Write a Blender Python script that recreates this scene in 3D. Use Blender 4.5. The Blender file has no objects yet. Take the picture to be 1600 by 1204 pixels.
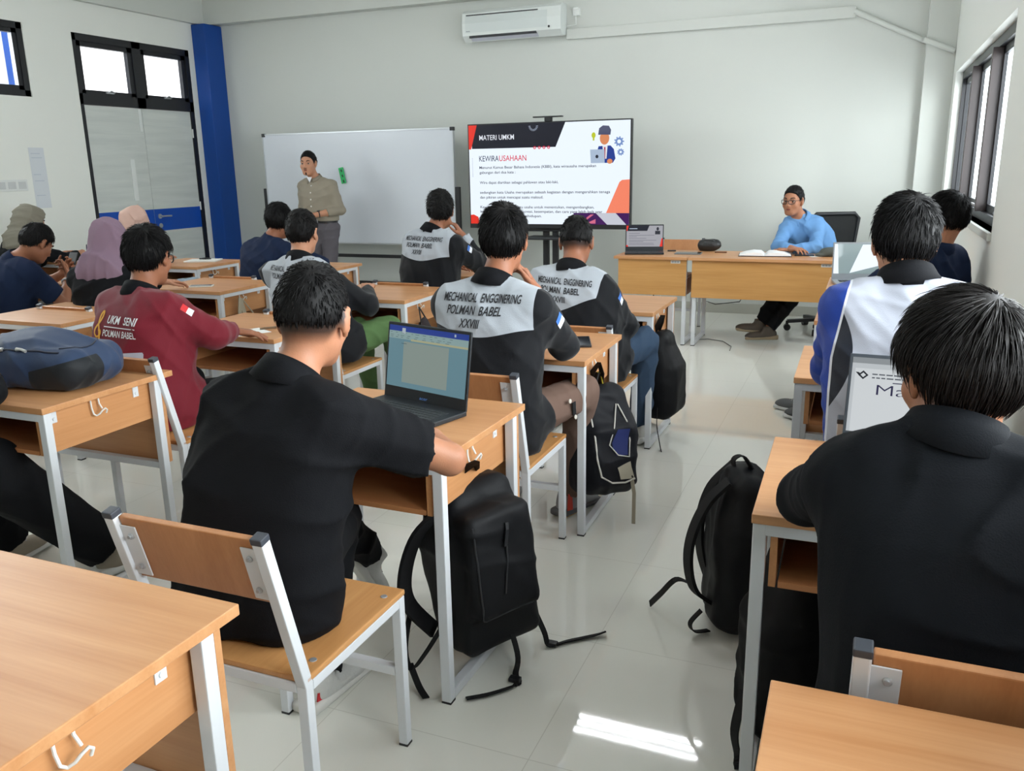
import bpy, bmesh, math, random
import numpy as np
from mathutils import Vector, Matrix
from mathutils.bvhtree import BVHTree

random.seed(7); np.random.seed(7)
SC = bpy.context.scene
COL = SC.collection
PI = math.pi

# ------------------------------------------------------------------ camera, world, lights, exposure
def setup_camera():
    f, pitch, roll, yaw, h = 1327.195, math.radians(14.4713), math.radians(-1.0392), math.radians(22.6151), 1.5028
    fw = Vector((-math.sin(yaw)*math.cos(pitch), math.cos(yaw)*math.cos(pitch), -math.sin(pitch)))
    rt = Vector((math.cos(yaw), math.sin(yaw), 0)); up = rt.cross(fw)
    r2 = rt*math.cos(roll) + up*math.sin(roll); u2 = up*math.cos(roll) - rt*math.sin(roll)
    cd = bpy.data.cameras.new('camera'); co = bpy.data.objects.new('camera', cd); COL.objects.link(co)
    cd.sensor_fit = 'HORIZONTAL'; cd.sensor_width = 36.0; cd.lens = f/1600.0*36.0
    cd.clip_start = 0.03; cd.clip_end = 200
    m = Matrix.Identity(4)
    for i in range(3):
        m[i][0] = r2[i]; m[i][1] = u2[i]; m[i][2] = -fw[i]
    m[0][3], m[1][3], m[2][3] = 0, 0, h
    co.matrix_world = m
    SC.camera = co
setup_camera()

def setup_world():
    w = bpy.data.worlds.new('daylight'); SC.world = w; w.use_nodes = True
    bg = w.node_tree.nodes['Background']
    bg.inputs[0].default_value = (0.96, 0.98, 1.0, 1); bg.inputs[1].default_value = 6.3
setup_world()

def area(name, loc, direction, sx, sy, power, color=(1, 1, 1)):
    l = bpy.data.lights.new(name, 'AREA'); l.shape = 'RECTANGLE'; l.size = sx; l.size_y = sy
    l.energy = power; l.color = color
    o = bpy.data.objects.new(name, l); COL.objects.link(o); o.location = loc
    o.rotation_euler = Vector(direction).to_track_quat('-Z', 'Y').to_euler()
    return o
# daylight coming in through the window openings (lights stand outside the glass)
area('daylight_front_window', (2.6, 6.3, 2.0), (-1, -0.12, -0.06), 4.6, 2.0, 45, (1.0, 1.0, 0.995))
area('daylight_side_window', (2.6, 2.0, 2.0), (-1, 0, -0.06), 5.0, 2.0, 690, (1.0, 1.0, 0.995))
area('daylight_clerestory', (-8.05, 4.3, 2.6), (1, 0, -0.25), 3.6, 0.6, 195, (0.985, 1.0, 1.0))

SC.view_settings.view_transform = 'Standard'
SC.view_settings.look = 'None'
SC.view_settings.gamma = 1.0
SC.view_settings.use_curve_mapping = False
SC.view_settings.exposure = 0.0
SC.cycles.use_denoising = True
SC.cycles.max_bounces = 8
SC.cycles.diffuse_bounces = 4
SC.cycles.sample_clamp_indirect = 8.0
LAMP_STRENGTH = 64.0

# ------------------------------------------------------------------ materials
def lin(c):
    return tuple((v/12.92 if v <= 0.04045 else ((v+0.055)/1.055)**2.4) for v in [x/255.0 for x in c])
MATS = {}
def mat(name, rgb, rough=0.6, spec=0.5, metal=0.0, bump=None, var=None, emit=None, sheen=0.0, alpha=None, trans=0.0, aniso=None):
    """procedural principled material; rgb in sRGB 0-255. bump=(scale,strength) var=(scale,amount) """
    if name in MATS: return MATS[name]
    m = bpy.data.materials.new(name); m.use_nodes = True
    nt = m.node_tree; b = nt.nodes['Principled BSDF']
    col = (*lin(rgb), 1)
    b.inputs['Base Color'].default_value = col
    b.inputs['Roughness'].default_value = rough
    b.inputs['Specular IOR Level'].default_value = spec
    b.inputs['Metallic'].default_value = metal
    if sheen:
        b.inputs['Sheen Weight'].default_value = sheen
        b.inputs['Sheen Roughness'].default_value = 0.5
    if trans: b.inputs['Transmission Weight'].default_value = trans
    if emit is not None:
        b.inputs['Emission Color'].default_value = (*lin(emit[0]), 1); b.inputs['Emission Strength'].default_value = emit[1]
    tc = nt.nodes.new('ShaderNodeTexCoord')
    if var:
        n = nt.nodes.new('ShaderNodeTexNoise'); n.inputs['Scale'].default_value = var[0]; n.inputs['Detail'].default_value = 5
        nt.links.new(tc.outputs['Object'], n.inputs['Vector'])
        mx = nt.nodes.new('ShaderNodeMix'); mx.data_type = 'RGBA'
        a = var[1]
        mx.inputs[6].default_value = tuple(max(0, c*(1-a)) for c in col[:3])+(1,)
        mx.inputs[7].default_value = tuple(min(1, c*(1+a)) for c in col[:3])+(1,)
        nt.links.new(n.outputs['Fac'], mx.inputs[0]); nt.links.new(mx.outputs[2], b.inputs['Base Color'])
    if bump:
        n2 = nt.nodes.new('ShaderNodeTexNoise'); n2.inputs['Scale'].default_value = bump[0]; n2.inputs['Detail'].default_value = 4
        nt.links.new(tc.outputs['Object'], n2.inputs['Vector'])
        bp = nt.nodes.new('ShaderNodeBump'); bp.inputs['Strength'].default_value = bump[1]; bp.inputs['Distance'].default_value = 0.01
        nt.links.new(n2.outputs['Fac'], bp.inputs['Height']); nt.links.new(bp.outputs['Normal'], b.inputs['Normal'])
    MATS[name] = m
    return m

def wood_mat(name, c0, c1, rough=0.38, along=0):
    """laminate with long soft grain along the given object axis"""
    if name in MATS: return MATS[name]
    m = bpy.data.materials.new(name); m.use_nodes = True
    nt = m.node_tree; b = nt.nodes['Principled BSDF']; N = nt.nodes.new; L = nt.links.new
    tc = N('ShaderNodeTexCoord'); oi = N('ShaderNodeObjectInfo')
    off = N('ShaderNodeVectorMath'); off.operation = 'SCALE'; off.inputs[0].default_value = (7.3, 3.1, 5.7); L(oi.outputs['Random'], off.inputs['Scale'])
    ad = N('ShaderNodeVectorMath'); ad.operation = 'ADD'; L(tc.outputs['Object'], ad.inputs[0]); L(off.outputs[0], ad.inputs[1])
    mp = N('ShaderNodeMapping'); sc = [16.0, 16.0, 16.0]; sc[along] = 1.1; mp.inputs['Scale'].default_value = sc
    L(ad.outputs[0], mp.inputs['Vector'])
    n1 = N('ShaderNodeTexNoise'); n1.inputs['Scale'].default_value = 1.0; n1.inputs['Detail'].default_value = 4; n1.inputs['Distortion'].default_value = 0.7
    L(mp.outputs[0], n1.inputs['Vector'])
    mp2 = N('ShaderNodeMapping'); sc2 = [150.0, 150.0, 150.0]; sc2[along] = 5.0; mp2.inputs['Scale'].default_value = sc2
    L(ad.outputs[0], mp2.inputs['Vector'])
    n2 = N('ShaderNodeTexNoise'); n2.inputs['Scale'].default_value = 1.0; n2.inputs['Detail'].default_value = 2; L(mp2.outputs[0], n2.inputs['Vector'])
    mu = N('ShaderNodeMath'); mu.operation = 'MULTIPLY_ADD'; mu.inputs[1].default_value = 0.35; L(n2.outputs['Fac'], mu.inputs[0]); L(n1.outputs['Fac'], mu.inputs[2])
    cr = N('ShaderNodeValToRGB'); cr.color_ramp.elements[0].position = 0.42; cr.color_ramp.elements[1].position = 0.92
    cr.color_ramp.elements[0].color = (*lin(c0), 1); cr.color_ramp.elements[1].color = (*lin(c1), 1)
    L(mu.outputs[0], cr.inputs[0]); L(cr.outputs[0], b.inputs['Base Color'])
    b.inputs['Roughness'].default_value = rough; b.inputs['Specular IOR Level'].default_value = 0.4
    MATS[name] = m
    return m

def zone_mat(name, base, zones, rough=0.75, bump=(320, 0.12), sheen=0.0, spec=0.2):
    """fabric whose panels are cut by per-vertex distances: zones = [(attribute, colour)], positive distance -> colour"""
    if name in MATS: return MATS[name]
    m = mat(name, base, rough, spec, bump=bump, sheen=sheen)
    nt = m.node_tree; b = nt.nodes['Principled BSDF']
    prev = None
    for z in zones:
        an, c = z[:2]
        at = nt.nodes.new('ShaderNodeAttribute'); at.attribute_name = an
        if len(z) > 2:   # a line of the given half width along the seam
            gt = nt.nodes.new('ShaderNodeMath'); gt.operation = 'COMPARE'; gt.inputs[1].default_value = 0.0; gt.inputs[2].default_value = z[2]
        else:
            gt = nt.nodes.new('ShaderNodeMath'); gt.operation = 'GREATER_THAN'; gt.inputs[1].default_value = 0.0
        nt.links.new(at.outputs['Fac'], gt.inputs[0])
        mx = nt.nodes.new('ShaderNodeMix'); mx.data_type = 'RGBA'
        mx.inputs[6].default_value = (*lin(base), 1); mx.inputs[7].default_value = (*lin(c), 1)
        if prev: nt.links.new(prev, mx.inputs[6])
        nt.links.new(gt.outputs[0], mx.inputs[0]); prev = mx.outputs[2]
    if prev: nt.links.new(prev, b.inputs['Base Color'])
    return m

def skin_mat(name, rgb):
    """skin, with the clipped stubble of a short haircut where the attribute says so"""
    if name in MATS: return MATS[name]
    m = mat(name, rgb, 0.5, 0.35, bump=(260, 0.08), var=(35, 0.10))
    nt = m.node_tree; b = nt.nodes['Principled BSDF']
    b.inputs['Subsurface Weight'].default_value = 0.12; b.inputs['Subsurface Radius'].default_value = (0.012, 0.005, 0.003)
    b.inputs['Subsurface Scale'].default_value = 0.5
    src = b.inputs['Base Color'].links[0].from_socket
    at = nt.nodes.new('ShaderNodeAttribute'); at.attribute_name = 'stubble'
    mx = nt.nodes.new('ShaderNodeMix'); mx.data_type = 'RGBA'; mx.inputs[7].default_value = (*lin((26, 22, 22)), 1)
    nt.links.new(at.outputs['Fac'], mx.inputs[0]); nt.links.new(src, mx.inputs[6]); nt.links.new(mx.outputs[2], b.inputs['Base Color'])
    return m

def glass_mat():
    if 'window_glass' in MATS: return MATS['window_glass']
    m = bpy.data.materials.new('window_glass'); m.use_nodes = True
    nt = m.node_tree; nt.nodes.remove(nt.nodes['Principled BSDF'])
    out = nt.nodes['Material Output']
    t = nt.nodes.new('ShaderNodeBsdfTransparent'); t.inputs[0].default_value = (0.93, 0.96, 0.97, 1)
    g = nt.nodes.new('ShaderNodeBsdfGlossy'); g.inputs['Roughness'].default_value = 0.02
    mx = nt.nodes.new('ShaderNodeMixShader'); mx.inputs[0].default_value = 0.07
    nt.links.new(t.outputs[0], mx.inputs[1]); nt.links.new(g.outputs[0], mx.inputs[2])
    nt.links.new(mx.outputs[0], out.inputs[0])
    MATS['window_glass'] = m
    return m

def floor_mat():
    m = bpy.data.materials.new('polished_tile'); m.use_nodes = True
    nt = m.node_tree; b = nt.nodes['Principled BSDF']; N = nt.nodes.new; L = nt.links.new
    tc = N('ShaderNodeTexCoord')
    br = N('ShaderNodeTexBrick'); br.offset = 0.0; br.inputs['Scale'].default_value = 1.0
    br.inputs['Mortar Size'].default_value = 0.0015; br.inputs['Mortar Smooth'].default_value = 0.3
    br.inputs['Brick Width'].default_value = 0.6; br.inputs['Row Height'].default_value = 0.6
    br.inputs['Color1'].default_value = (*lin((236, 235, 227)), 1); br.inputs['Color2'].default_value = (*lin((234, 233, 225)), 1)
    br.inputs['Mortar'].default_value = (*lin((214, 212, 203)), 1)
    mp = N('ShaderNodeMapping'); mp.inputs['Location'].default_value = (0.11, 0.03, 0); L(tc.outputs['Object'], mp.inputs['Vector']); L(mp.outputs[0], br.inputs['Vector'])
    n = N('ShaderNodeTexNoise'); n.inputs['Scale'].default_value = 1.7; n.inputs['Detail'].default_value = 6; L(tc.outputs['Object'], n.inputs['Vector'])
    mx = N('ShaderNodeMix'); mx.data_type = 'RGBA'; mx.blend_type = 'MULTIPLY'; mx.inputs[0].default_value = 0.05
    L(br.outputs['Color'], mx.inputs[6]); L(n.outputs['Color'], mx.inputs[7]); L(mx.outputs[2], b.inputs['Base Color'])
    b.inputs['Roughness'].default_value = 0.035; b.inputs['Specular IOR Level'].default_value = 0.55
    n3 = N('ShaderNodeTexNoise'); n3.inputs['Scale'].default_value = 2.2; L(tc.outputs['Object'], n3.inputs['Vector'])
    bp = N('ShaderNodeBump'); bp.inputs['Strength'].default_value = 0.006; bp.inputs['Distance'].default_value = 0.02
    L(n3.outputs['Fac'], bp.inputs['Height']); L(bp.outputs['Normal'], b.inputs['Normal'])
    return m

WOOD = wood_mat('beech_laminate', (186, 130, 84), (206, 154, 108), 0.36, 0)
WOODV = wood_mat('beech_laminate_edge', (168, 108, 66), (190, 130, 84), 0.42, 0)
WOODS = wood_mat('beech_laminate_side', (186, 128, 80), (206, 150, 102), 0.38, 1)
STEEL = mat('white_powder_coat', (214, 217, 221), 0.38, 0.5)
BLACKP = mat('black_plastic', (28, 29, 32), 0.45, 0.5)
BOLT = mat('bolt_metal', (176, 178, 182), 0.35, 0.6, 0.5)
WALLM = mat('wall_paint', (205, 208, 203), 0.85, 0.25, bump=(60, 0.03), var=(1.2, 0.015))  # front wall tone, darkened in the colour to offset strong light there
WALLS = mat('wall_paint_lit_tone', (230, 232, 227), 0.85, 0.25, bump=(60, 0.03), var=(1.2, 0.015))  # same white paint, lightened in the colour for light the side walls lack
BLUEP = mat('blue_paint', (6, 68, 150), 0.5, 0.4, bump=(40, 0.05))
FRAME = mat('black_aluminium', (26, 27, 32), 0.4, 0.5)
WHITE = mat('white_plastic', (226, 229, 227), 0.4, 0.5)

# ------------------------------------------------------------------ mesh helpers
class MB:
    """collects simple solids and links them as ONE mesh object"""
    def __init__(s): s.bm = bmesh.new()
    def box(s, lo, hi, bev=0.0, M=None):
        x0, y0, z0 = lo; x1, y1, z1 = hi
        vs = [s.bm.verts.new(v) for v in ((x0,y0,z0),(x1,y0,z0),(x1,y1,z0),(x0,y1,z0),(x0,y0,z1),(x1,y0,z1),(x1,y1,z1),(x0,y1,z1))]
        fs = [s.bm.faces.new([vs[i] for i in q]) for q in ((3,2,1,0),(4,5,6,7),(0,1,5,4),(1,2,6,5),(2,3,7,6),(3,0,4,7))]
        if bev > 0:
            es = list({e for f in fs for e in f.edges})
            r = bmesh.ops.bevel(s.bm, geom=es, offset=bev, segments=2, affect='EDGES', profile=0.6)
            vs = list({v for f in r['faces'] for v in f.verts} | {v for v in vs if v.is_valid})
        if M is not None: bmesh.ops.transform(s.bm, matrix=M, verts=[v for v in vs if v.is_valid])
        return s
    def bar(s, a, b, w, d=None, up=(0, 0, 1), bev=0.002):
        a = Vector(a); b = Vector(b); d = d or w; z = (b-a); L = z.length; z.normalize()
        u = Vector(up)
        if abs(u.dot(z)) > 0.98: u = Vector((0, 1, 0))
        x = u.cross(z).normalized(); y = z.cross(x)
        M = Matrix(((x.x, y.x, z.x, a.x), (x.y, y.y, z.y, a.y), (x.z, y.z, z.z, a.z), (0, 0, 0, 1)))
        return s.box((-w/2, -d/2, 0), (w/2, d/2, L), bev, M)
    def tube(s, pts, r, seg=10, closed=False, taper=None):
        pts = [Vector(p) for p in pts]; n = len(pts); rings = []
        prev = None
        for i, p in enumerate(pts):
            if closed: t = pts[(i+1) % n]-pts[i-1]
            else: t = pts[min(i+1, n-1)]-pts[max(i-1, 0)]
            t.normalize()
            if prev is None:
                u = Vector((0, 0, 1)) if abs(t.z) < 0.9 else Vector((1, 0, 0))
                x = u.cross(t).normalized()
            else: x = (prev - t*prev.dot(t)).normalized()
            prev = x; y = t.cross(x)
            rr = r if taper is None else r*taper[i]
            rings.append([s.bm.verts.new(p + (x*math.cos(2*PI*k/seg)+y*math.sin(2*PI*k/seg))*rr) for k in range(seg)])
        m = n if closed else n-1
        for i in range(m):
            A, B = rings[i], rings[(i+1) % n]
            for k in range(seg):
                s.bm.faces.new((A[k], A[(k+1) % seg], B[(k+1) % seg], B[k]))
        if not closed:
            s.bm.faces.new(rings[0][::-1]); s.bm.faces.new(rings[-1])
        return s
    def strip(s, pts, w, t, side):
        """flat strap along pts; side = lateral direction(s)"""
        pts = [Vector(p) for p in pts]; n = len(pts); rings = []
        sides = side if isinstance(side, list) else [side]*n
        for i, p in enumerate(pts):
            tg = (pts[min(i+1, n-1)]-pts[max(i-1, 0)]).normalized()
            sd = Vector(sides[i]); sd = (sd - tg*sd.dot(tg)).normalized(); nn = tg.cross(sd)
            rings.append([s.bm.verts.new(p+sd*(w/2)*a+nn*(t/2)*b) for a, b in ((-1,-1),(1,-1),(1,1),(-1,1))])
        for i in range(n-1):
            for k in range(4):
                s.bm.faces.new((rings[i][k], rings[i][(k+1) % 4], rings[i+1][(k+1) % 4], rings[i+1][k]))
        s.bm.faces.new(rings[0][::-1]); s.bm.faces.new(rings[-1])
        return s
    def cyl(s, a, b, r, seg=16, r2=None):
        a = Vector(a); b = Vector(b)
        return s.tube([a, b], r, seg, taper=[1, (r2/r if r2 else 1)])
    def lathe(s, prof, c, seg=24, axis=(0, 0, 1)):
        z = Vector(axis).normalized(); x = Vector((1, 0, 0)) if abs(z.x) < 0.9 else Vector((0, 1, 0)); x = (x-z*x.dot(z)).normalized(); y = z.cross(x); c = Vector(c)
        rings = [[s.bm.verts.new(c+z*h+(x*math.cos(2*PI*k/seg)+y*math.sin(2*PI*k/seg))*max(r, 1e-5)) for k in range(seg)] for r, h in prof]
        for A, B in zip(rings, rings[1:]):
            for k in range(seg): s.bm.faces.new((A[k], A[(k+1) % seg], B[(k+1) % seg], B[k]))
        s.bm.faces.new(rings[0][::-1]); s.bm.faces.new(rings[-1])
        return s
    def prism(s, poly, h0, h1, fn):
        """2-D polygon (u,v) extruded between h0 and h1; fn(u,v,h)->point"""
        A = [s.bm.verts.new(fn(u, v, h0)) for u, v in poly]; B = [s.bm.verts.new(fn(u, v, h1)) for u, v in poly]
        n = len(poly)
        s.bm.faces.new(A[::-1]); s.bm.faces.new(B)
        for i in range(n): s.bm.faces.new((A[i], A[(i+1) % n], B[(i+1) % n], B[i]))
        return s
    def build(s, name, material, parent=None, smooth=False, loc=None):
        bmesh.ops.recalc_face_normals(s.bm, faces=s.bm.faces)
        me = bpy.data.meshes.new(name); s.bm.to_mesh(me); s.bm.free()
        me.materials.append(material)
        if smooth:
            me.polygons.foreach_set('use_smooth', [True]*len(me.polygons))
            me.update()
            try: me.set_sharp_from_angle(angle=math.radians(40))
            except Exception: pass
        o = bpy.data.objects.new(name, me); COL.objects.link(o)
        if parent: o.parent = parent
        if loc: o.location = loc
        return o

def np_mesh(name, V, F, material, parent=None, smooth=True, attrs=None):
    me = bpy.data.meshes.new(name)
    V = np.asarray(V, np.float32); F = np.asarray(F, np.int32); n, k = F.shape
    me.vertices.add(len(V)); me.vertices.foreach_set('co', V.ravel())
    me.loops.add(n*k); me.loops.foreach_set('vertex_index', F.ravel())
    me.polygons.add(n); me.polygons.foreach_set('loop_start', np.arange(0, n*k, k, dtype=np.int32))
    me.polygons.foreach_set('use_smooth', np.full(n, smooth))
    me.update(calc_edges=True)
    for an, v in (attrs or {}).items():
        a = me.attributes.new(an, 'FLOAT', 'POINT'); a.data.foreach_set('value', np.asarray(v, np.float32))
    me.materials.append(material)
    o = bpy.data.objects.new(name, me); COL.objects.link(o)
    if parent: o.parent = parent
    return o

def tag(o, label, cat, group=None):
    o['label'] = label; o['category'] = cat
    if group: o['group'] = group
    return o
def thing(name, label, cat, loc=(0, 0, 0), rz=0.0, group=None):
    o = bpy.data.objects.new(name, None); COL.objects.link(o); o.location = loc; o.rotation_euler = (0, 0, rz)
    o.empty_display_size = 0.1
    return tag(o, label, cat, group)
def struct(o):
    o['kind'] = 'structure'; return o
def dup(root, loc, rz, label, group=None):
    r = root.copy(); COL.objects.link(r); r.location = loc; r.rotation_euler = (0, 0, rz); r['label'] = label
    if group: r['group'] = group
    for ch in list(root.children):
        c = ch.copy(); COL.objects.link(c); c.parent = r
        for g in list(ch.children):
            d = g.copy(); COL.objects.link(d); d.parent = c
    return r

_TX = {}
def text_mesh(s, shear=0.0, bold=0.0, sp=1.0):
    """triangulated lettering: unit cap height; returns verts (x,y), tris, width"""
    key = (s, shear, bold, sp)
    if key in _TX: return _TX[key]
    cu = bpy.data.curves.new('lettering', 'FONT'); cu.body = s; cu.size = 1.0; cu.shear = shear; cu.offset = bold; cu.space_character = sp
    cu.resolution_u = 3
    ob = bpy.data.objects.new('lettering', cu); COL.objects.link(ob)
    dg = bpy.context.evaluated_depsgraph_get(); ev = ob.evaluated_get(dg); me = ev.to_mesh()
    V = np.array([v.co[:2] for v in me.vertices]); me.calc_loop_triangles(); T = np.array([t.vertices[:] for t in me.loop_triangles])
    ev.to_mesh_clear(); bpy.data.objects.remove(ob); bpy.data.curves.remove(cu)
    V[:, 0] -= V[:, 0].min()
    _TX[key] = (V, T, V[:, 0].max())
    return _TX[key]

class Flat:
    """flat lettering and shapes gathered into one mesh on a plane fn(u,v)->world"""
    def __init__(s, fn): s.fn = fn; s.V = []; s.T = []
    def text(s, t, u0, v0, width=None, h=None, shear=0, bold=0, sx=None):
        V, T, w = text_mesh(t, shear, bold)
        if h is None: k = width/w; ky = k
        else: ky = h/0.70; k = ky if width is None else width/w
        b = len(s.V)
        for x, y in V: s.V.append(s.fn(u0+x*k, v0+y*ky))
        s.T += [tuple(int(q)+b for q in t_) for t_ in T]
        return s
    def poly(s, pts):
        b = len(s.V)
        for u, v in pts: s.V.append(s.fn(u, v))
        for i in range(1, len(pts)-1): s.T.append((b, b+i, b+i+1))
        return s
    def disc(s, u, v, r, ry=None, n=20, a0=0, a1=2*PI):
        ry = ry or r
        return s.poly([(u+r*math.cos(a0+(a1-a0)*i/n), v+ry*math.sin(a0+(a1-a0)*i/n)) for i in range(n)])
    def ring(s, u, v, r0, r1, n=20, k=1.0):
        for i in range(n):
            a, c = 2*PI*i/n, 2*PI*(i+1)/n
            s.poly([(u+r*math.cos(t), v+r*k*math.sin(t)) for r, t in ((r0, a), (r1, a), (r1, c), (r0, c))])
        return s
    def build(s, name, m, parent=None): return np_mesh(name, s.V, s.T, m, parent, smooth=False)
# ------------------------------------------------------------------ soft solids: smooth unions of limbs meshed as ONE surface
def V3(*a): return np.array(a, float)
def unit(v): v = np.asarray(v, float); return v/max(1e-9, np.linalg.norm(v))
class Cap:
    def __init__(s, a, b, ra, rb=None, flat=False):
        s.a = np.asarray(a, float); s.b = np.asarray(b, float); s.ra = ra; s.rb = ra if rb is None else rb
        s.ba = s.b-s.a; s.l2 = max(1e-9, s.ba@s.ba); s.flat = flat; s.dir = unit(s.ba)
        r = max(s.ra, s.rb); s.lo = np.minimum(s.a, s.b)-r; s.hi = np.maximum(s.a, s.b)+r
    def f(s, p):
        q = p-s.a; t = np.clip((q@s.ba)/s.l2, 0, 1)
        d = np.sqrt(np.sum((q-t[:, None]*s.ba)**2, 1))-(s.ra+(s.rb-s.ra)*t)
        if s.flat: d = np.maximum(d, (p-s.b)@s.dir)
        return d
class Ell:
    def __init__(s, c, r, R=None):
        s.c = np.asarray(c, float); s.r = np.asarray(r, float); s.R = np.eye(3) if R is None else R
        m = s.r.max(); s.lo = s.c-m; s.hi = s.c+m
    def f(s, p):
        q = (p-s.c)@s.R; k0 = np.sqrt(np.sum((q/s.r)**2, 1)); k1 = np.sqrt(np.sum((q/s.r**2)**2, 1))
        return k0*(k0-1)/np.maximum(k1, 1e-6)
class Rbox:
    def __init__(s, c, h, R=None, rad=0.02):
        s.c = np.asarray(c, float); s.h = np.asarray(h, float)-rad; s.rad = rad; s.R = np.eye(3) if R is None else R
        m = np.linalg.norm(h); s.lo = s.c-m; s.hi = s.c+m
    def f(s, p):
        q = np.abs((p-s.c)@s.R)-s.h
        return np.sqrt(np.sum(np.maximum(q, 0)**2, 1))+np.minimum(q.max(1), 0)-s.rad
class Plane:
    lo = hi = None
    def __init__(s, c, n): s.c = np.asarray(c, float); s.n = unit(n)
    def f(s, p): return (p-s.c)@s.n
class Fn:
    lo = hi = None
    def __init__(s, fn): s.fn = fn
    def f(s, p): return s.fn(p)
def smin(a, b, k):
    if k <= 0: return np.minimum(a, b)
    h = np.maximum(k-np.abs(a-b), 0)/k
    return np.minimum(a, b)-h*h*k*0.25

def sdf_mesh(items, res, extra=None, cuts=(), B=10):
    """items: (solid, k) smoothly joined in order; cuts: (solid, k, sign) applied after. -> verts, quads"""
    lo = np.min([it[0].lo for it in items], 0)-3*res; hi = np.max([it[0].hi for it in items], 0)+3*res
    nb = np.ceil((hi-lo)/(res*B)).astype(int); N = nb*B
    gi = np.stack(np.meshgrid(*[np.arange(n) for n in nb], indexing='ij'), -1).reshape(-1, 3)
    cen = lo+(gi*B+(B-1)/2)*res; hd = res*(B-1)/2*1.7321
    D = np.stack([it[0].f(cen) for it in items], 0)
    kmax = max(it[1] for it in items)
    dm = D.min(0)-kmax*0.3
    amp = 0.012 if extra is not None else 0.0
    dense = np.where(dm < 0, -1.0, 1.0).astype(np.float32)
    vol = np.repeat(np.repeat(np.repeat(dense.reshape(nb), B, 0), B, 1), B, 2)
    cutc = [c[2]*c[0].f(cen) for c in cuts]
    act = np.abs(dm) < hd*1.25+kmax*0.35+amp
    for c in cutc: act |= (np.abs(c) < hd*1.3) & (dm < hd*1.25)
    if cutc:
        cm = np.max(cutc, 0); far = (cm > hd*1.3)
        act &= ~far
        v2 = vol.reshape(nb[0], B, nb[1], B, nb[2], B)
        fm = far.reshape(nb); v2[:] = np.where(fm[:, None, :, None, :, None], 1.0, v2)
    o = np.stack(np.meshgrid(*[np.arange(B)]*3, indexing='ij'), -1).reshape(-1, 3)*res
    for bi in np.nonzero(act)[0]:
        g = gi[bi]; p = lo+g*B*res+o
        use = [j for j in range(len(items)) if D[j, bi] < D[:, bi].min()+2*hd+kmax]
        d = None
        for j in use:
            e = items[j][0].f(p)
            d = e if d is None else smin(d, e, items[j][1])
        if extra is not None: d = d+extra(p)
        for c, k, sg in cuts: d = -smin(-d, -sg*c.f(p), k)
        vol[g[0]*B:(g[0]+1)*B, g[1]*B:(g[1]+1)*B, g[2]*B:(g[2]+1)*B] = d.reshape(B, B, B)
    # surface nets
    s = vol < 0
    c8 = s[:-1, :-1, :-1].astype(np.int8)
    tot = np.zeros(c8.shape, np.int8)
    for dx in (0, 1):
        for dy in (0, 1):
            for dz in (0, 1):
                tot += s[dx:s.shape[0]-1+dx, dy:s.shape[1]-1+dy, dz:s.shape[2]-1+dz]
    ac = np.argwhere((tot > 0) & (tot < 8))
    idx = np.full(tot.shape, -1, np.int64); idx[ac[:, 0], ac[:, 1], ac[:, 2]] = np.arange(len(ac))
    cor = {}
    for dx in (0, 1):
        for dy in (0, 1):
            for dz in (0, 1): cor[dx, dy, dz] = vol[ac[:, 0]+dx, ac[:, 1]+dy, ac[:, 2]+dz]
    P = np.zeros((len(ac), 3)); cnt = np.zeros(len(ac))
    ks = list(cor)
    for a in ks:
        for ax in range(3):
            if a[ax] == 0:
                b = list(a); b[ax] = 1; b = tuple(b)
                da, db = cor[a], cor[b]; m = (da < 0) != (db < 0)
                t = np.where(m, da/np.where(m, da-db, 1), 0)
                q = np.array(a, float)[None, :].repeat(len(ac), 0); q[:, ax] = t
                P[m] += q[m]; cnt[m] += 1
    V = lo+(ac+P/np.maximum(cnt, 1)[:, None])*res
    F = []
    for ax in range(3):
        u, w = (ax+1) % 3, (ax+2) % 3
        A = s.take(range(0, s.shape[ax]-1), ax); Bv = s.take(range(1, s.shape[ax]), ax)
        e = np.argwhere(A != Bv)
        e = e[(e[:, u] > 0) & (e[:, w] > 0) & (e[:, u] < s.shape[u]-1) & (e[:, w] < s.shape[w]-1)]
        if not len(e): continue
        ins = s[e[:, 0], e[:, 1], e[:, 2]]
        def at(du, dw):
            q = e.copy(); q[:, u] += du; q[:, w] += dw
            return idx[q[:, 0], q[:, 1], q[:, 2]]
        Q = np.stack([at(-1, -1), at(0, -1), at(0, 0), at(-1, 0)], 1)
        Q[~ins] = Q[~ins][:, ::-1]
        F.append(Q)
    F = np.concatenate(F); F = F[(F >= 0).all(1)]
    return V, F

def relax(V, F, it=2, lam=0.5):
    """light smoothing of the mesh"""
    E = np.concatenate([F[:, [i, (i+1) % F.shape[1]]] for i in range(F.shape[1])])
    for _ in range(it):
        acc = np.zeros_like(V); n = np.zeros(len(V))
        for k in range(3):
            acc[:, k] = np.bincount(E[:, 0], V[E[:, 1], k], len(V))+np.bincount(E[:, 1], V[E[:, 0], k], len(V))
        n = np.bincount(E[:, 0], minlength=len(V))+np.bincount(E[:, 1], minlength=len(V))
        V = V+lam*(acc/np.maximum(n, 1)[:, None]-V)
    return V

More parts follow.
